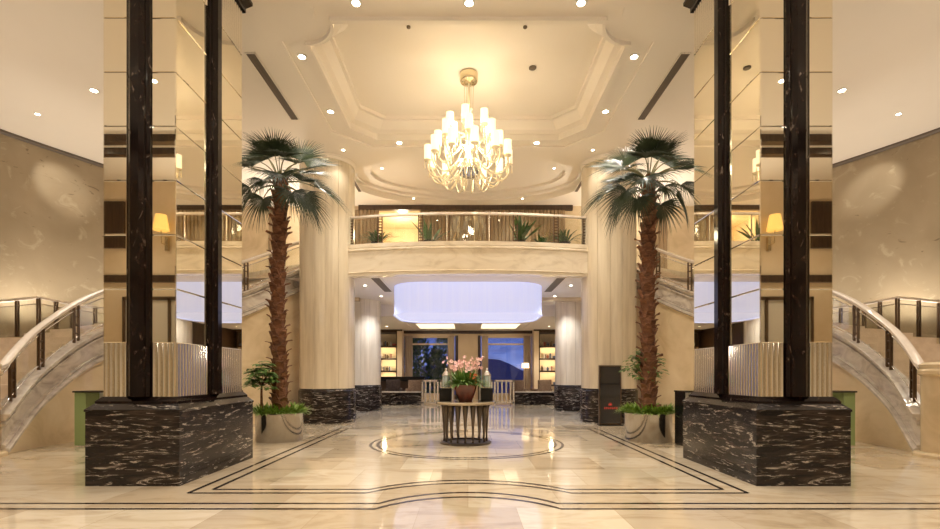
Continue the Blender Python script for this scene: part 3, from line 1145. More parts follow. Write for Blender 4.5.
frL = [(32, 58, 2, 1.02, 52), (152, 58, 2, 1.1, -52), (95, 40, 0, 1.0, 0), (350, 26, 0, 1.05, 38), (50, 38, 4, 1.0, 20), (186, 30, 0, 1.05, -40), (130, 42, 4, 1.0, -15),
       (275, 52, 4, .9, 15), (318, 22, 1, 1.0, 20), (222, 20, 1, 1.0, -25), (8, 4, 1, 1.1, 25), (172, 4, 1, 1.1, -25), (290, 8, 3, .95, 10), (340, -18, 3, 1.1, 25),
       (200, -16, 3, 1.05, -25), (252, -6, 3, .9, 0), (30, -12, 3, 1.05, 10), (150, -10, 3, 1.05, -10), (60, 28, 2, .95, 30), (315, -20, 3, 1.0, 10),
       (285, 66, 4, .7, 10), (232, 62, 4, .8, -15), (300, 38, 3, .95, 15), (245, 34, 3, .95, -10)]
frR = [(180 - az + (k * 37) % 21 - 10, el + ((k * 53) % 15 - 9), kd, sc * 1.03, -ro) for k, (az, el, kd, sc, ro) in enumerate(frL)]
palm(-4.56, 11.62, 'left', 3, frL)
palm(4.36, 11.62, 'right', 11, frR)


def shrub(x, y, z0, h, R, label, seed, lean=0.0):
    rnd = random.Random(seed)
    t = thing('shrub', label, 'plant', (x, y, z0), 'small shrubs in the palm planters')
    mb = MB()
    mb.tube([(x, y, z0 - .05), (x + lean * .5, y, z0 + h * .35), (x + lean, y, z0 + h * .6)], [.035, .03, .022], 8)
    for i in range(9):
        a = i * 2.4
        mb.tube([(x + lean, y, z0 + h * .55), (x + lean + .6 * R * math.cos(a), y + .6 * R * math.sin(a), z0 + h * (.65 + .035 * i))], [.014, .006], 5)
    mb.build('stem', M['bark'], t, True)
    mb = MB()
    for i in range(100):
        th = rnd.uniform(0, 2 * PI)
        ph = math.acos(rnd.uniform(-.75, 1))
        q = R * rnd.uniform(.35, .9)
        blades(mb, x + lean + q * math.sin(ph) * math.cos(th), y + q * math.sin(ph) * math.sin(th), z0 + h * .72 + q * math.cos(ph) * 1.15, 0, .02, 6, .21, .07, .35, rnd, .55, 3)
    mb.build('foliage', M['leaf'], t, fix=False)


shrub(-4.86, 11.3, .62, 1.26, .40, 'small leafy shrub left of the palm trunk in the left planter', 5)
shrub(4.42, 11.98, .62, 1.55, .52, 'small leafy shrub behind the palm trunk in the right planter', 6)


# ---------------------------------------------------------------- centre table
tx, ty = -.06, 11.2
t = thing('round_table', 'round pedestal table with tapered metal legs at the lobby centre', 'table', (tx, ty, 0))
MB().lathe([(.62, .90), (.685, .905), (.69, .925), (.685, .955), (.675, .965), (0, .965)], tx, ty, 64).build('tabletop', M['table_top'], t, 'auto')
MB().lathe([(.60, 0), (.60, .03), (.57, .05), (.40, .06), (.40, .03)], tx, ty, 64).build('base', M['table_metal'], t, 'auto')
nl = 18
for i in range(nl):
    a = 2 * PI * (i + .5) / nl
    lx, ly = tx + .50 * math.cos(a), ty + .50 * math.sin(a)
    mb = MB().lathe([(.020, .05), (.030, .07), (.020, .10), (.016, .16), (.020, .25), (.036, .5), (.062, .82), (.072, .90)], lx, ly, 12)
    mb.build('leg', M['table_metal'], t, True)

# orchids in an oxblood bowl
rnd = random.Random(21)
fx_, fy_, fz_ = -.06, 11.12, .965
t = thing('orchid_arrangement', 'pink orchids with green leaves in an oxblood bowl on the round table', 'flower arrangement', (fx_, fy_, fz_))
MB().lathe([(.15, 0), (.16, .015), (.17, .03), (.215, .16), (.255, .30), (.27, .36), (.275, .385), (.25, .385), (.24, .33)], fx_, fy_, 40).build('bowl', M['bowl'], t, 'auto')
MB().lathe([(.24, fz_ + .31 - fz_), (0, .35)], fx_, fy_, 24)
for ob in [c for c in children(t)]:
    ob.location.z = fz_          # the bowl profile is measured from the table top
mb = MB()
blades(mb, fx_, fy_, fz_ + .34, .02, .2, 90, .60, .06, .95, rnd, .42, 5)
blades(mb, fx_, fy_, fz_ + .34, .02, .16, 70, .60, .055, 1.25, rnd, .22, 5)
blades(mb, fx_, fy_, fz_ + .36, .1, .24, 100, .54, .055, .72, rnd, .6, 5)
mb.build('foliage', M['leaf'], t, fix=False)
mb = MB()
flowers = MB()
orange = MB()


def flower(mb, c, r, rnd):
    nrm = Vector((rnd.uniform(-.6, .6), rnd.uniform(-1, -.1), rnd.uniform(-.1, .6))).normalized()
    u = nrm.orthogonal().normalized()
    w = nrm.cross(u)
    cv = mb.bm.verts.new(c - nrm * .008)
    for k in range(5):
        a = 2 * PI * k / 5
        d = u * math.cos(a) + w * math.sin(a)
        e = u * -math.sin(a) + w * math.cos(a)
        p = [mb.bm.verts.new(c + d * r * .5 + e * r * .42 + nrm * .01), mb.bm.verts.new(c + d * r + nrm * .004), mb.bm.verts.new(c + d * r * .5 - e * r * .42 + nrm * .01)]
        mb.face([cv, p[0], p[1], p[2]])


for i in range(15):
    a = rnd.uniform(0, 2 * PI)
    rr = rnd.uniform(.12, .40)
    tip = Vector((fx_ + rr * 1.15 * math.cos(a), fy_ + rr * .8 * math.sin(a), fz_ + rnd.uniform(.74, .96)))
    st = Vector((fx_ + .08 * math.cos(a), fy_ + .08 * math.sin(a), fz_ + .34))
    pts = []
    for k in range(8):
        g = k / 7
        p = st.lerp(tip, g)
        p.z += .10 * math.sin(PI * g * .9)
        pts.append(p)
    mb.tube(pts, .006, 5)
    for k in range(5, 8):
        for q in range(2):
            flower(flowers, pts[k] + Vector((rnd.uniform(-.07, .07), rnd.uniform(-.05, .05), rnd.uniform(-.06, .06))), .05, rnd)
for i in range(24):
    flower(orange, Vector((fx_ + .17 + rnd.uniform(-.07, .08), fy_ - .16 + rnd.uniform(-.05, .05), fz_ + .53 + rnd.uniform(-.1, .12))), .04, rnd)
mb.build('flower_stems', M['leaf'], t, True)
flowers.build('blossoms', M['pink'], t, fix=False)
orange.build('orange_bracts', M['orange'], t, fix=False)['label'] = 'cluster of orange bracts at the right front'
# black stands with glass lanterns
for x, lb in ((-.525, 'left'), (.435, 'right')):
    by = 11.30
    o = solo(MB().box(x - .145, x + .145, by - .12, by + .12, .965, 1.27, .008), 'black_box', M['black'], 'black box stand under the lantern on the %s of the orchids' % lb, 'stand', 'black lantern stands')
    if x < 0:
        lt = thing('lantern', 'silver glass lantern on the black box left of the orchids', 'lantern', (x + .01, by, 1.27), 'glass lanterns')
        L_ = lambda: MB()
        mb = L_().lathe([(.10, 0), (.10, .02), (.085, .03)], 0, 0, 6)
        mb.build('base', M['chrome'], lt, local=True)
        mb = MB()
        for k in range(6):
            a = k * PI / 3
            mb.tube([(.085 * math.cos(a), .085 * math.sin(a), .02), (.085 * math.cos(a), .085 * math.sin(a), .30)], .007, 5)
        mb.build('frame', M['chrome'], lt, local=True)
        MB().lathe([(.080, .03), (.080, .29)], 0, 0, 6).build('glass', M['lantern_glass'], lt, local=True)
        MB().lathe([(.095, .29), (.095, .31), (.06, .37), (.03, .40), (.02, .43), (.028, .45), (0, .475)], 0, 0, 6).build('roof', M['chrome'], lt, local=True)
        MB().lathe([(.035, .02), (.035, .15), (0, .155)], 0, 0, 12).build('candle', M['white'], lt, local=True)
    else:
        copy_tree(lt, (x + .01, by, 1.27), 'silver glass lantern on the black box right of the orchids')

# display stand
kx, ky = 4.42, 14.95
t = thing('display_stand', 'freestanding black digital display stand in front of the right round column', 'display', (kx, ky, 0))
MB().box(kx - .36, kx + .36, ky - .16, ky + .16, 0, .03, .008).build('base', M['black'], t)
mb = MB()
for x0, x1, z0, z1 in ((-.345, -.315, .03, 1.86), (.315, .345, .03, 1.86), (-.345, .345, 1.83, 1.87), (-.345, .345, .03, .06)):
    mb.box(kx + x0, kx + x1, ky - .045, ky + .045, z0, z1, .006)
mb.build('frame', M['bronze'], t)
scr = MB().box(kx - .315, kx + .315, ky - .035, ky + .035, .06, 1.83).build('screen', M['screen'], t)
mb = MB()
for k in range(7):
    x = kx - .19 + k * .062
    mb.box(x, x + .045, ky - .037, ky - .034, .52 + .012 * (k % 2), .535 + .012 * (k % 2))
    mb.box(x + .015, x + .025, ky - .037, ky - .034, .50, .575)
    mb.box(x, x + .045, ky - .037, ky - .034, .56, .57)
mb.prism([(kx - .055, ky - .037), (kx + .055, ky - .037), (kx + .055, ky - .034), (kx - .055, ky - .034)], .62, .635)
for k in range(5):
    a = PI * (.1 + .2 * k)
    mb.tube([(kx, ky - .0355, .64), (kx + .065 * math.cos(a), ky - .0355, .64 + .07 * math.sin(a))], .007, 4)
mb.build('screen_print', M['red_glow'], scr)['label'] = 'small red emblem and lettering on the dark screen'

# desks half hidden behind the pedestals
for x0, x1, endx, side in ((-8.70, -5.2, -8.70, 'left'), (4.76, 8.56, 8.56, 'right')):
    t = thing('desk', 'dark-topped desk with a green glass end behind the %s mirror column' % side, 'desk', ((x0 + x1) / 2, 10.9, 0), 'lobby desks')
    MB().box(x0, x1, 10.55, 11.1, 1.19, 1.225, .005).build('desktop', M['black'], t)
    e = (x0, x0 + .27) if endx < 0 else (x1 - .27, x1)
    MB().box(e[0] + .01, e[1] - .01, 10.6, 11.05, .02, 1.19).build('end_panel', M['green_glass'], t)['label'] = 'green glass end panel'
    g = (x1 - .04, x1) if endx < 0 else (x0, x0 + .04)
    MB().box(g[0], g[1], 10.6, 11.05, 0, 1.19).build('side_panel', M['black'], t)
    i0, i1 = (x0 + .27, x1 - .04) if endx < 0 else (x0 + .04, x1 - .27)
    MB().box(i0, i1, 10.98, 11.02, .8, 1.19).build('back_panel', M['white'], t)
    MB().box(e[0], e[1], 10.58, 11.07, 0, .02).build('foot', M['chrome'], t)

# ---------------------------------------------------------------- chandelier
cx_, cy_ = 0.02, 12.15
CHOFF = 0
CH = thing('chandelier', 'large tiered crystal chandelier with lit cylinder shades under the ceiling tray', 'chandelier', (cx_, cy_, 6.3))
MB().lathe([(.02, 8.94), (.09, 8.96), (.21, 8.99), (.23, 9.03), (.23, 9.19)], cx_, cy_, 32).build('canopy', M['brass'], CH, 'auto')
mb = MB()
mb.lathe([(.03, 8.3), (.03, 9.02)], cx_, cy_, 12)
mb.lathe([(0, 6.72), (.05, 6.74), (.08, 6.9), (.05, 7.05), (.09, 7.2), (.12, 7.35), (.06, 7.5), (.08, 7.7), (.12, 7.85), (.06, 8.0), (.05, 8.2), (.09, 8.3), (.03, 8.36)], cx_, cy_, 24)
mb.build('stem', M['crystal'], CH, True)
mb = MB()
for k in range(6):
    a = k * PI / 3
    mb.tube([(cx_ + .12 * math.cos(a), cy_ + .12 * math.sin(a), 9.03), (cx_ + .10 * math.cos(a), cy_ + .10 * math.sin(a), 8.3)], .007, 5)
mb.build('hanging_rods', M['brass'], CH)
MB().lathe([(0, 6.60), (.20, 6.62), (.28, 6.68), (.29, 6.73), (.14, 6.80), (.05, 6.82)], cx_, cy_, 32).build('base_plate', M['grey_blue'], CH, 'auto')
tiers = [(6, .50, 7.76, 7.65, .35), (8, .78, 7.38, 7.30, 0), (12, 1.03, 6.96, 6.95, .13)]
shade0 = MB().lathe([(.088, 0), (.094, .02), (.094, .36), (.085, .36), (.085, .02)], 0, 0, 20)
shade0 = shade0.build('lamp_shade', M['lamp'], CH, 'auto', local=True)
cup0 = MB().lathe([(.02, -.10), (.035, -.08), (.02, -.05), (.09, -.02), (.10, 0), (.03, .005)], 0, 0, 16).build('drip_cup', M['crystal'], CH, True, local=True)
drop0 = MB().lathe([(0, 0), (.006, -.01), (.008, -.05), (.016, -.13), (.012, -.155), (0, -.175)], 0, 0, 6).build('crystal_drop', M['crystal'], CH, local=True)
first = True
arms = {}
drops = []
for n, R, zl, zh, ph in tiers:
    arm = MB()
    pts = catmull([(.06, 0, zh - .05), (.25, 0, zh + .02), (R * .62, 0, zl - .36), (R * .85, 0, zl - .40), (R, 0, zl - .22), (R, 0, zl - .02)], 6)
    arm.tube([(p[0], p[1], p[2] - 6.3) for p in pts], .019, 7)
    # twisted bobbles on the arm
    arm0 = arm.build('arm', M['crystal'], CH, True, local=True)
    for k in range(n):
        a = 2 * PI * k / n + ph
        if k == 0:
            arm0.rotation_euler = (0, 0, a)
        else:
            part_copy(arm0, CH, (0, 0, 0), (0, 0, a))
        pos = (R * math.cos(a), R * math.sin(a), zl - 6.3)
        if first:
            shade0.location = pos
            cup0.location = pos
            first = False
        else:
            part_copy(shade0, CH, pos)
            part_copy(cup0, CH, pos)
        for q in range(3):
            b = a + q * 2 * PI / 3
            drops.append((pos[0] + .085 * math.cos(b), pos[1] + .085 * math.sin(b), pos[2] - .015))
for q in range(14):
    b = q * 2 * PI / 14
    drops.append((.27 * math.cos(b), .27 * math.sin(b), 6.66 - 6.3))
for q, d in enumerate(drops[:92]):
    if q == 0:
        drop0.location = d
    else:
        part_copy(drop0, CH, d, (0, 0, q), (1.1, 1.1, 1.25))
# hanging swags below the outer lamps
mb = MB()
for k in range(12):
    a = 2 * PI * k / 12 + .13 + PI / 12
    pts = []
    for i in range(13):
        g = i / 12
        r_ = .28 + (.98 - .28) * g
        z = 6.72 + .18 * g - .40 * math.sin(PI * g) ** .9
        pts.append((cx_ + r_ * math.cos(a), cy_ + r_ * math.sin(a), z))
    mb.tube(pts, .017, 6)
mb.build('crystal_swags', M['crystal'], CH, True)
for R, z in ((.62, 7.98), (.3, 7.3), (.86, 7.12)):
    for k in range(2):
        a = k * PI + R * 5
        p = point((cx_ + R * .5 * math.cos(a), cy_ + R * .5 * math.sin(a), z), 14, (1, .85, .62), .12)

# drum pendant over the lounge entrance
def stadium(xh, yh, cy, r, n=10):
    pts = []
    pts += arc(xh - r, cy - yh + r, r, -90, 0, n) + arc(xh - r, cy + yh - r, r, 0, 90, n) + arc(-xh + r, cy + yh - r, r, 90, 180, n) + arc(-xh + r, cy - yh + r, r, 180, 270, n)
    return pts


t = thing('drum_pendant', 'huge pale blue-white lit fabric pendant below the balcony', 'pendant light', (0, 18.55, 3.76))
s0 = stadium(2.74, 1.75, 18.6, 1.1)
s1 = stadium(2.68, 1.69, 18.6, 1.05)
mb = MB()
mb.ringwall(s0, 3.80, s0, 4.835)
mb.ringwall(s0, 4.835, s1, 4.835)
mb.ringwall(s1, 4.835, s1, 3.80)
mb.ringwall(s1, 3.80, s0, 3.80)
mb.build('fabric_shade', M['drum'], t)
MB().prism(s1, 3.80, 3.83).build('diffuser', M['drum'], t)
mb = MB()
mb.ringwall(stadium(2.77, 1.78, 18.6, 1.13), 3.76, stadium(2.77, 1.78, 18.6, 1.13), 3.80)
mb.ringwall(stadium(2.77, 1.78, 18.6, 1.13), 3.80, s1, 3.80)
mb.ringwall(stadium(2.77, 1.78, 18.6, 1.13), 3.76, s1, 3.76)
mb.ringwall(s1, 3.76, s1, 3.80)
mb.build('rim', M['drum'], t)

# ---------------------------------------------------------------- downlights
dl0 = None


def downlight(x, y, z, label, group, power, size=1.0, cone=115, target=None, col=(1, .91, .78)):
    global dl0
    if dl0 is None:
        dl0 = thing('downlight', label, 'downlight', (x, y, z), group)
        MB().lathe([(.075, -.004), (.075, -.022), (.105, -.014), (.11, -.001)], 0, 0, 24).build('trim_ring', M['white'], dl0, 'auto', local=True)
        MB().lathe([(0, -.014), (.074, -.014), (.074, -.004)], 0, 0, 24).build('lens', M['lens'], dl0, local=True)
        o = dl0
    else:
        o = copy_tree(dl0, (x, y, z), label, 0, group, (size,) * 3)
    if power:
        spot((x, y, z - .06), power, col, cone, .75, target)
    return o


G = 'downlights around the ceiling tray'
P0 = 260
z_ = ZC + .05
downlight(-2.14, 9.17, ZC, 'round ceiling downlight near the top edge, left of centre', G, P0)
downlight(0.02, 9.17, ZC, 'round ceiling downlight at the top edge in the centre', G, P0)
downlight(2.16, 9.17, ZC, 'round ceiling downlight near the top edge, right of centre', G, P0)
for sgn, sd in ((-1, 'left'), (1, 'right')):
    downlight(sgn * 3.74, 10.8, z_, 'downlight nearer the camera on the tray\'s %s side' % sd, G, P0)
    downlight(sgn * 3.74, 13.05, z_, 'downlight farther from the camera on the tray\'s %s side' % sd, G, P0)
    downlight(sgn * 2.12, 14.82, z_, 'downlight just beyond the tray, to the %s of the chandelier' % sd, G, P0)
G2 = 'downlights in the side ceilings'
for sgn, sd in ((-1, 'left'), (1, 'right')):
    downlight(sgn * 9.35, 12.0, ZC, 'single downlight in the %s side ceiling next to the mirror column' % sd, G2, P0)
    downlight(sgn * 11.75, 13.1, ZC, 'small downlight above the mural wall at far %s' % sd, G2, 150, .7, 34, (sgn * 12.98, 15.3, 7.55))
    # small ones beyond the tray and over the gallery
    downlight(sgn * 3.95, 15.2, ZC, 'tiny downlight beside the top of the %s round column' % sd, 'tiny gallery downlights', 40, .6)
    downlight(sgn * 2.35, 15.85, ZC + .22, 'tiny downlight on the %s near rim of the oval ceiling recess' % sd, 'tiny gallery downlights', 60, .5)
    downlight(sgn * 3.1, 17.3, ZC + .32, 'tiny downlight inside the %s half of the oval ceiling recess' % sd, 'tiny gallery downlights', 60, .5)
# under the gallery and in the lounge
for sgn, sd in ((-1, 'left'), (1, 'right')):
    downlight(sgn * 3.75, 17.5, 4.84, 'small downlight in the lower ceiling behind the %s tall column' % sd, 'downlights in the lounge ceilings', 230, .7, 120, None, (.88, .9, 1))
    downlight(sgn * 3.6, 19.9, 4.84, 'small downlight in front of the %s short column' % sd, 'downlights in the lounge ceilings', 230, .7, 120, None, (.88, .9, 1))
    downlight(sgn * 4.6, 24.2, LZ, 'small downlight in the lounge ceiling nearer the %s short column' % sd, 'downlights in the lounge ceilings', 260, .7)
    downlight(sgn * 4.6, 27.2, LZ, 'small downlight in the lounge ceiling in front of the %s shelves' % sd, 'downlights in the lounge ceilings', 260, .7)
for sgn, sd in ((-1, 'left'), (1, 'right')):
    downlight(sgn * 7.4, 18.2, ZC, 'downlight over the top of the %s staircase' % sd, 'tiny gallery downlights', 260, .8)  # added to brighten the dark gallery wall above the stairs
    downlight(sgn * 2.2, 19.4, ZC, 'downlight over the gallery walkway, %s of the middle' % sd, 'tiny gallery downlights', 110, .5)
# added fill downlights, unseen, over the lobby floor behind and beside the camera
for k, (x, y) in enumerate([(-12, 9), (12, 9), (-7.8, 6.5), (7.8, 6.5), (-2.4, 5.6), (2.4, 5.6), (-12, 4.5), (12, 4.5), (-7.6, 2.4), (7.6, 2.4), (-2.6, 1.6), (2.6, 1.6), (-11.5, -.6), (11.5, -.6), (-5, -1.2), (5, -1.2), (0, -1.8)]):
    downlight(x, y, ZC, 'ceiling downlight over the lobby floor, outside the picture', 'lobby ceiling downlights outside the picture', P0)
for sgn, sd in ((-1, 'left'), (1, 'right')):
    # wall lamp on the wall behind the camera (seen in the mirrors)
    t = thing('wall_lamp', 'shaded brass wall lamp on the entrance wall, seen in the %s mirrors' % sd, 'wall lamp', (sgn * 11.0, -3.44, 6.1), 'entrance wall lamps')
    MB().box(sgn * 11.0 - .06, sgn * 11.0 + .06, -3.6, -3.5, 6.1, 6.6).build('back_plate', M['brass'], t)
    MB().tube([(sgn * 11.0, -3.5, 6.3), (sgn * 11.0, -3.25, 6.3), (sgn * 11.0, -3.2, 6.78)], .02, 8).build('arm', M['brass'], t)
    MB().lathe([(.27, 6.75), (.18, 7.3)], sgn * 11.0, -3.2, 24).build('lamp_shade', M['amber'], t, 'auto')

# added fill spots aimed at the ceiling from entrance cornice, landings, side walls, gallery
UP = (1, .90, .76)
for x in (-8, -3, 3, 8):
    spot((x, -3.1, 5.35), 240, UP, 150, .8, (x, -.6, ZC), .15)
for sgn in (-1, 1):
    spot((sgn * 12.6, 14.2, 2.75), 260, UP, 150, .9, (sgn * 12.2, 13.0, ZC), .15)
    spot((sgn * 11.4, 16.2, 2.75), 180, UP, 150, .9, (sgn * 11.6, 15.6, ZC), .15)
    spot((sgn * 14.9, 6.5, 2.9), 270, UP, 150, .9, (sgn * 11.5, 6.5, ZC), .15)
    spot((sgn * 14.9, .8, 2.9), 270, UP, 150, .9, (sgn * 11.5, .8, ZC), .15)
    spot((sgn * 6.9, 18.7, 5.8), 300, UP, 140, .9, (sgn * 6.2, 18.6, ZC), .15)
for sgn in (-1, 1):  # made-up housings added for the unseen side wall fill spots
    for y, nm in ((6.5, 'farther from'), (.8, 'nearer to')):
        solo(MB().box(sgn * 15.02 - .12, sgn * 15.02 + .12, y - .3, y + .3, 2.7, 2.86, .01), 'wall_uplighter', M['brass'],
             'brass uplighter on the %s side wall, %s the entrance, outside the picture' % ('left' if sgn < 0 else 'right', nm), 'wall lamp', 'side wall uplighters')

# ceiling slots and vents
def vent(x0, x1, y0, y1, z, label, group, n=3):
    t = thing('air_vent', label, 'air vent', ((x0 + x1) / 2, (y0 + y1) / 2, z - .02), group)
    mb = MB().box(x0, x1, y0, y1, z - .008, z - .002)
    mb.build('backing', M['vent'], t)
    mb = MB()
    for x in (x0, x1 - .02):
        mb.box(x, x + .02, y0, y1, z - .02, z - .001)
    for y in (y0, y1 - .02):
        mb.box(x0, x1, y, y + .02, z - .02, z - .001)
    mb.build('frame', M['ceiling'], t)
    mb = MB()
    for k in range(1, n):
        x = x0 + (x1 - x0) * k / n
        mb.box(x - .006, x + .006, y0, y1, z - .016, z - .002)
    mb.build('slats', M['vent'], t)


for sgn, sd in ((-1, 'left'), (1, 'right')):
    a, b_ = sorted((sgn * 4.94, sgn * 4.70))
    vent(a, b_, 10.6, 13.4, ZC, 'long dark slot air vent in the ceiling above the %s palm' % sd, 'long ceiling slot vents')
    a, b_ = sorted((sgn * 4.28, sgn * 4.12))
    vent(a, b_, 17.2, 18.7, ZC, 'short slot air vent above the %s end of the balcony' % sd, 'short ceiling slot vents')
    a, b_ = sorted((sgn * 2.96, sgn * 3.3))
    vent(a, b_, 16.1, 18.9, 4.84, 'dark air vent in the lower ceiling at the %s end of the blue pendant' % sd, 'lower ceiling vents')
# smoke detector and sprinklers
for x, y, z, rr, lb in ((1.6, 11.9, ZC + .5, .09, 'small dark round speaker in the ceiling tray right of the chandelier'),
                        (-1.3, 10.5, ZC + .5, .045, 'tiny sprinkler head in the ceiling tray left of the chandelier'),
                        (1.25, 10.5, ZC + .5, .045, 'tiny sprinkler head in the ceiling tray above and right of the chandelier')):
    solo(MB().lathe([(rr * .6, z - .04), (rr, z - .025), (rr, z - .001)], x, y, 20), 'ceiling_sensor', M['vent'], lb, 'ceiling sensor')

# ---------------------------------------------------------------- plants on the gallery
pl = [(-3.1, 16.4, .95, 'bushy potted plant behind the left end of the balcony glass', 'dark', 60),
      (-1.3, 16.2, 1.15, 'spiky potted agave left of the centre behind the balcony glass', 'agave', 18),
      (1.75, 16.2, 1.1, 'broad-leaved potted plant right of the centre behind the balcony glass', 'agave', 22),
      (2.55, 16.6, .75, 'low potted plant between the two larger plants behind the right balcony glass', 'dark', 40),
      (3.3, 16.4, .95, 'arching potted fern behind the right end of the balcony glass', 'dark', 70)]
for x, y, h, lb, kd, n in pl:
    rnd = random.Random(int(x * 100))
    t = thing('potted_plant', lb, 'plant', (x, y, 5.72), 'plants on the balcony')
    MB().lathe([(.15, 5.72), (.2, 6.05), (.21, 6.08), (.18, 6.08), (.17, 6.0), (0, 6.0)], x, y, 20).build('pot', M['black_matt'], t, 'auto')
    mb = MB()
    if kd == 'agave':
        blades(mb, x, y, 6.02, 0, .1, n, h, .13, 1.25, rnd, .25, 5)
    else:
        blades(mb, x, y, 6.02, 0, .12, n, h, .05, 1.15, rnd, .5, 5)
    mb.build('foliage', M['dark_leaf'], t, fix=False)

# ---------------------------------------------------------------- lounge
for x0, x1, sd in ((-4.45, -2.42, 'left'), (2.42, 4.45, 'right')):
    t = thing('low_wall', 'low dark marble wall at the %s of the lounge entrance' % sd, 'low wall', ((x0 + x1) / 2, 24.95, 0), 'low marble walls')
    MB().box(x0, x1, 24.8, 25.1, 0, .64).build('body', M['dark_marble'], t)
    MB().box(x0 - .0, x1 + .0, 24.77, 25.13, .64, .70, .01).build('coping', M['stair_marble'], t)


def gate(x0, x1, label):
    t = thing('gate', label, 'gate', ((x0 + x1) / 2, 24.85, 0), 'chrome lounge gates')
    mb = MB().box(x0, x0 + .09, 24.8, 24.9, 0, 1.28).box(x1 - .09, x1, 24.8, 24.9, 0, 1.28).box(x0, x1, 24.8, 24.9, 1.2, 1.30).box(x0, x1, 24.8, 24.9, .08, .16)
    mb.build('frame', M['chrome'], t)
    n = max(2, int((x1 - x0 - .18) / .2))
    for k in range(n):
        x = x0 + .09 + (x1 - x0 - .18) * (k + .5) / n
        MB().box(x - .045, x + .045, 24.82, 24.88, .16, 1.2).build('bar', M['chrome'], t)


gate(-2.40, -1.52, 'chrome barred gate left of the round table\'s lantern')
gate(-1.45, -.75, 'chrome barred gate behind the left lantern')
gate(1.34, 2.40, 'chrome barred gate right of the round table\'s lantern')
gate(.6, 1.28, 'chrome barred gate behind the right lantern')


def armchair(x, y, rz, label, mt, group):
    t = thing('armchair', label, 'armchair', (x, y, 0), group, rz)
    MB().box(-.36, .36, -.36, .36, .22, .46, .04).build('seat', M[mt], t, 'auto', local=True)
    MB().box(-.38, .38, .28, .46, .22, 1.28, .05).build('backrest', M[mt], t, 'auto', local=True)
    for s in (-1, 1):
        MB().box(s * .40 - .07, s * .40 + .07, -.36, .40, .22, .80, .04).build('armrest', M[mt], t, 'auto', local=True)
        for q in (-.3, .36):
            MB().lathe([(.02, 0), (.03, .23)], s * .36, q, 8).build('leg', M['wood_dark'], t, local=True)


GA = 'lounge armchairs'
armchair(-4.0, 26.0, .3, 'dark armchair behind the left low wall, next to the column', 'dark_fabric', GA)
armchair(-2.9, 26.1, PI + .2, 'brown armchair behind the left low wall, next to the gate', 'fabric', GA)
armchair(2.72, 25.9, PI - .3, 'patterned brown armchair behind the right low wall, next to the gate', 'fabric', GA)
armchair(3.98, 26.2, PI + .4, 'patterned brown armchair behind the right low wall, next to the column', 'fabric', GA)
t = thing('bar_counter', 'long black-topped bar counter behind the left low wall', 'counter', (-3.9, 27.6, 0))
MB().box(-5.3, -2.55, 27.4, 27.9, 0, 1.2).build('body', M['wood_dark'], t)
MB().box(-5.35, -2.45, 27.3, 28.0, 1.2, 1.45, .01).build('countertop', M['black'], t)
# floor lamp by the right window
lx, ly = 3.42, 28.6
t = thing('floor_lamp', 'floor lamp with lit white shade in front of the right window', 'lamp', (lx, ly, 0))
MB().lathe([(.16, 0), (.16, .03), (.02, .04)], lx, ly, 20).build('base', M['bronze'], t, 'auto')
MB().lathe([(.015, .03), (.015, 2.0)], lx, ly, 10).build('pole', M['bronze'], t)
MB().lathe([(.23, 1.95), (.21, 2.25)], lx, ly, 24).build('lamp_shade', M['shade'], t, 'auto')
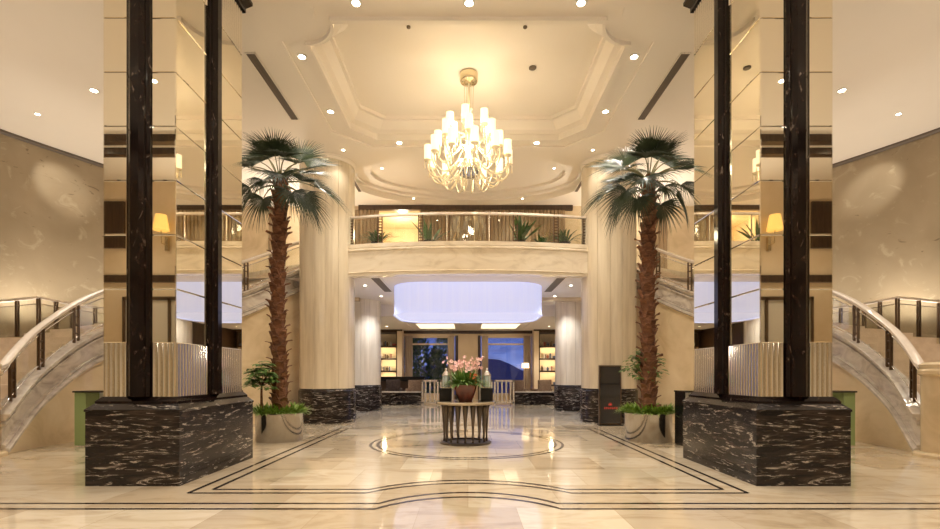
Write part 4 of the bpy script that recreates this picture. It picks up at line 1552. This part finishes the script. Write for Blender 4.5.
# lit display shelves
rnd = random.Random(4)
for x0, x1, sd in ((-5.5, -4.3, 'left'), (4.3, 5.5, 'right')):
    t = thing('display_shelves', 'dark lit display shelves at the %s end of the lounge' % sd, 'shelves', ((x0 + x1) / 2, 29.4, 0), 'lit display shelves')
    mb = MB().box(x0, x0 + .06, 29.1, 29.75, 0, 4.2).box(x1 - .06, x1, 29.1, 29.75, 0, 4.2).box(x0, x1, 29.1, 29.75, 4.1, 4.2)
    mb.build('frame', M['wood_dark'], t)
    MB().box(x0 + .06, x1 - .06, 29.7, 29.75, 0, 4.1).build('back_panel', M['warm_wall'], t)
    for k, z in enumerate((.9, 1.75, 2.5, 3.25)):
        s = MB().box(x0 + .06, x1 - .06, 29.15, 29.7, z, z + .06).box(x0 + .06, x1 - .06, 29.12, 29.16, z - .045, z + .06).build('shelf', M['wood_dark'], t)
        if k:
            MB().box(x0 + .1, x1 - .1, 29.19, 29.24, z - .03, z - .002).build('light_strip', M['shelf_glow'], s)
        if k == 3:
            MB().box(x0 + .1, x1 - .1, 29.6, 29.66, 4.06, 4.095).build('light_strip', M['wood_dark'], s)
        kinds = ['vase', 'book', 'book', 'vase', 'book', 'book', 'box']
        xx = x0 + .14
        names = ('second', 'third', 'fourth', 'top')[k] if k else 'bottom'
        names = ('bottom', 'second', 'third', 'top')[k]
        pos = 0
        for kd in kinds:
            if xx > x1 - .3:
                break
            pos += 1
            mt = M['book%d' % rnd.randrange(5)]
            ordn = ('first', 'second', 'third', 'fourth', 'fifth', 'sixth', 'seventh')[pos - 1]
            grp = 'objects on the %s lounge shelves' % sd
            if kd == 'vase':
                h = rnd.uniform(.2, .32)
                solo(MB().lathe([(.045, z + .06), (.08, z + .06 + h * .45), (.03, z + .06 + h * .85), (.045, z + .06 + h)], xx + .08, 29.35, 16), 'vase', mt,
                     'small vase, %s object from the left on the %s level of the %s lounge shelves' % (ordn, names, sd), 'vase', grp, True)
                xx += .2
            elif kd == 'book':
                w = rnd.uniform(.05, .08)
                h = rnd.uniform(.22, .30)
                solo(MB().box(xx, xx + w, 29.25, 29.48, z + .06, z + .06 + h), 'book', mt,
                     'upright book, %s object from the left on the %s level of the %s lounge shelves' % (ordn, names, sd), 'book', grp)
                xx += w + .012
            else:
                solo(MB().box(xx + .05, xx + .28, 29.25, 29.5, z + .06, z + .2, .01), 'storage_box', mt,
                     'low box, %s object from the left on the %s level of the %s lounge shelves' % (ordn, names, sd), 'box', grp)
                xx += .36
    # pale side pier beside the shelves
    a, b_ = (x1, x1 + .3) if x0 < 0 else (x0 - .3, x0)
    struct(MB().box(a, b_, 29.1, 30.0, 0, LZ).build('trim_15' if x0 < 0 else 'trim_16', M['beige_wall']))
    struct(MB().box(x0 - .3, x1 + .32, 29.06, 29.1, 4.2, LZ).build('trim_17', M['wood_dark']) if x0 < 0 else MB().box(x0 - .32, x1 + .3, 29.06, 29.1, 4.2, LZ).build('trim_18', M['wood_dark']))
    point(((x0 + x1) / 2, 28.2, 2.6), 14, (1, .75, .45), .1)

# dark trees outside the left window
for k, (x, y, h) in enumerate(((-3.6, 37, 5.2), (-2.6, 39, 4.0), (-1.9, 36, 5.6), (-4.9, 41, 6.0))):
    rnd = random.Random(50 + k)
    t = thing('cypress_tree', ('leftmost', 'third', 'rightmost', 'farthest')[k] + ' dark cypress outside the left lounge window', 'tree', (x, y, -.8), 'trees outside the lounge')
    MB().lathe([(.1, -.8), (.07, .6)], x, y, 8).build('trunk', M['bark'], t)
    mb = MB()
    for i in range(120):
        z = -.4 + (h + .2) * i / 120
        R = .75 * math.sin(PI * min(1, .12 + .88 * (i / 120))) ** .8 + .05
        blades(mb, x, y, z, R * .3, R, 5, .5, .22, 1.2, rnd, .3, 2)
    mb.build('foliage', M['leaf'], t, fix=False)

# ---------------------------------------------------------------- world: dusk sky
w = bpy.data.worlds.new('dusk')
scn.world = w
w.use_nodes = True
nt = w.node_tree
bg = nt.nodes['Background']
tc = nt.nodes.new('ShaderNodeTexCoord')
sx = nt.nodes.new('ShaderNodeSeparateXYZ')
nt.links.new(tc.outputs['Generated'], sx.inputs[0])
nz_ = noise(nt, coords(nt, (6, 6, 30), 'Generated'), 2.5, 4, .5, .5)
c0 = ramp(nt, sx.outputs['Z'], [(0.0, (.34, .42, .80)), (.05, (.16, .23, .58)), (.2, (.07, .11, .38)), (.6, (.02, .04, .2))])
c1 = ramp(nt, nz_, [(.35, (.55, .5, .55)), (.65, (1.1, 1.05, 1.0))])
nt.links.new(mixc(nt, c0, c1, .7, 'MULTIPLY'), bg.inputs['Color'])
bg.inputs['Strength'].default_value = .8

# ---------------------------------------------------------------- camera and view
cam = bpy.data.cameras.new('camera')
cam.sensor_width = 36
cam.lens = F / 940 * 36
cam.shift_x = 2 / 940
cam.shift_y = 109.5 / 940
co = bpy.data.objects.new('camera', cam)
COL.objects.link(co)
co.location = (0, 0, CAMH)
co.rotation_euler = (PI / 2, 0, 0)
scn.camera = co
vs = scn.view_settings
vs.view_transform = 'Standard'
vs.look = 'None'
vs.gamma = 1
vs.use_curve_mapping = False
vs.exposure = .65
cy = scn.cycles
cy.max_bounces = 10
cy.diffuse_bounces = 5
cy.glossy_bounces = 6
cy.transparent_max_bounces = 16
cy.sample_clamp_indirect = 6
cy.use_denoising = True
cy.caustics_reflective = False
cy.caustics_refractive = False
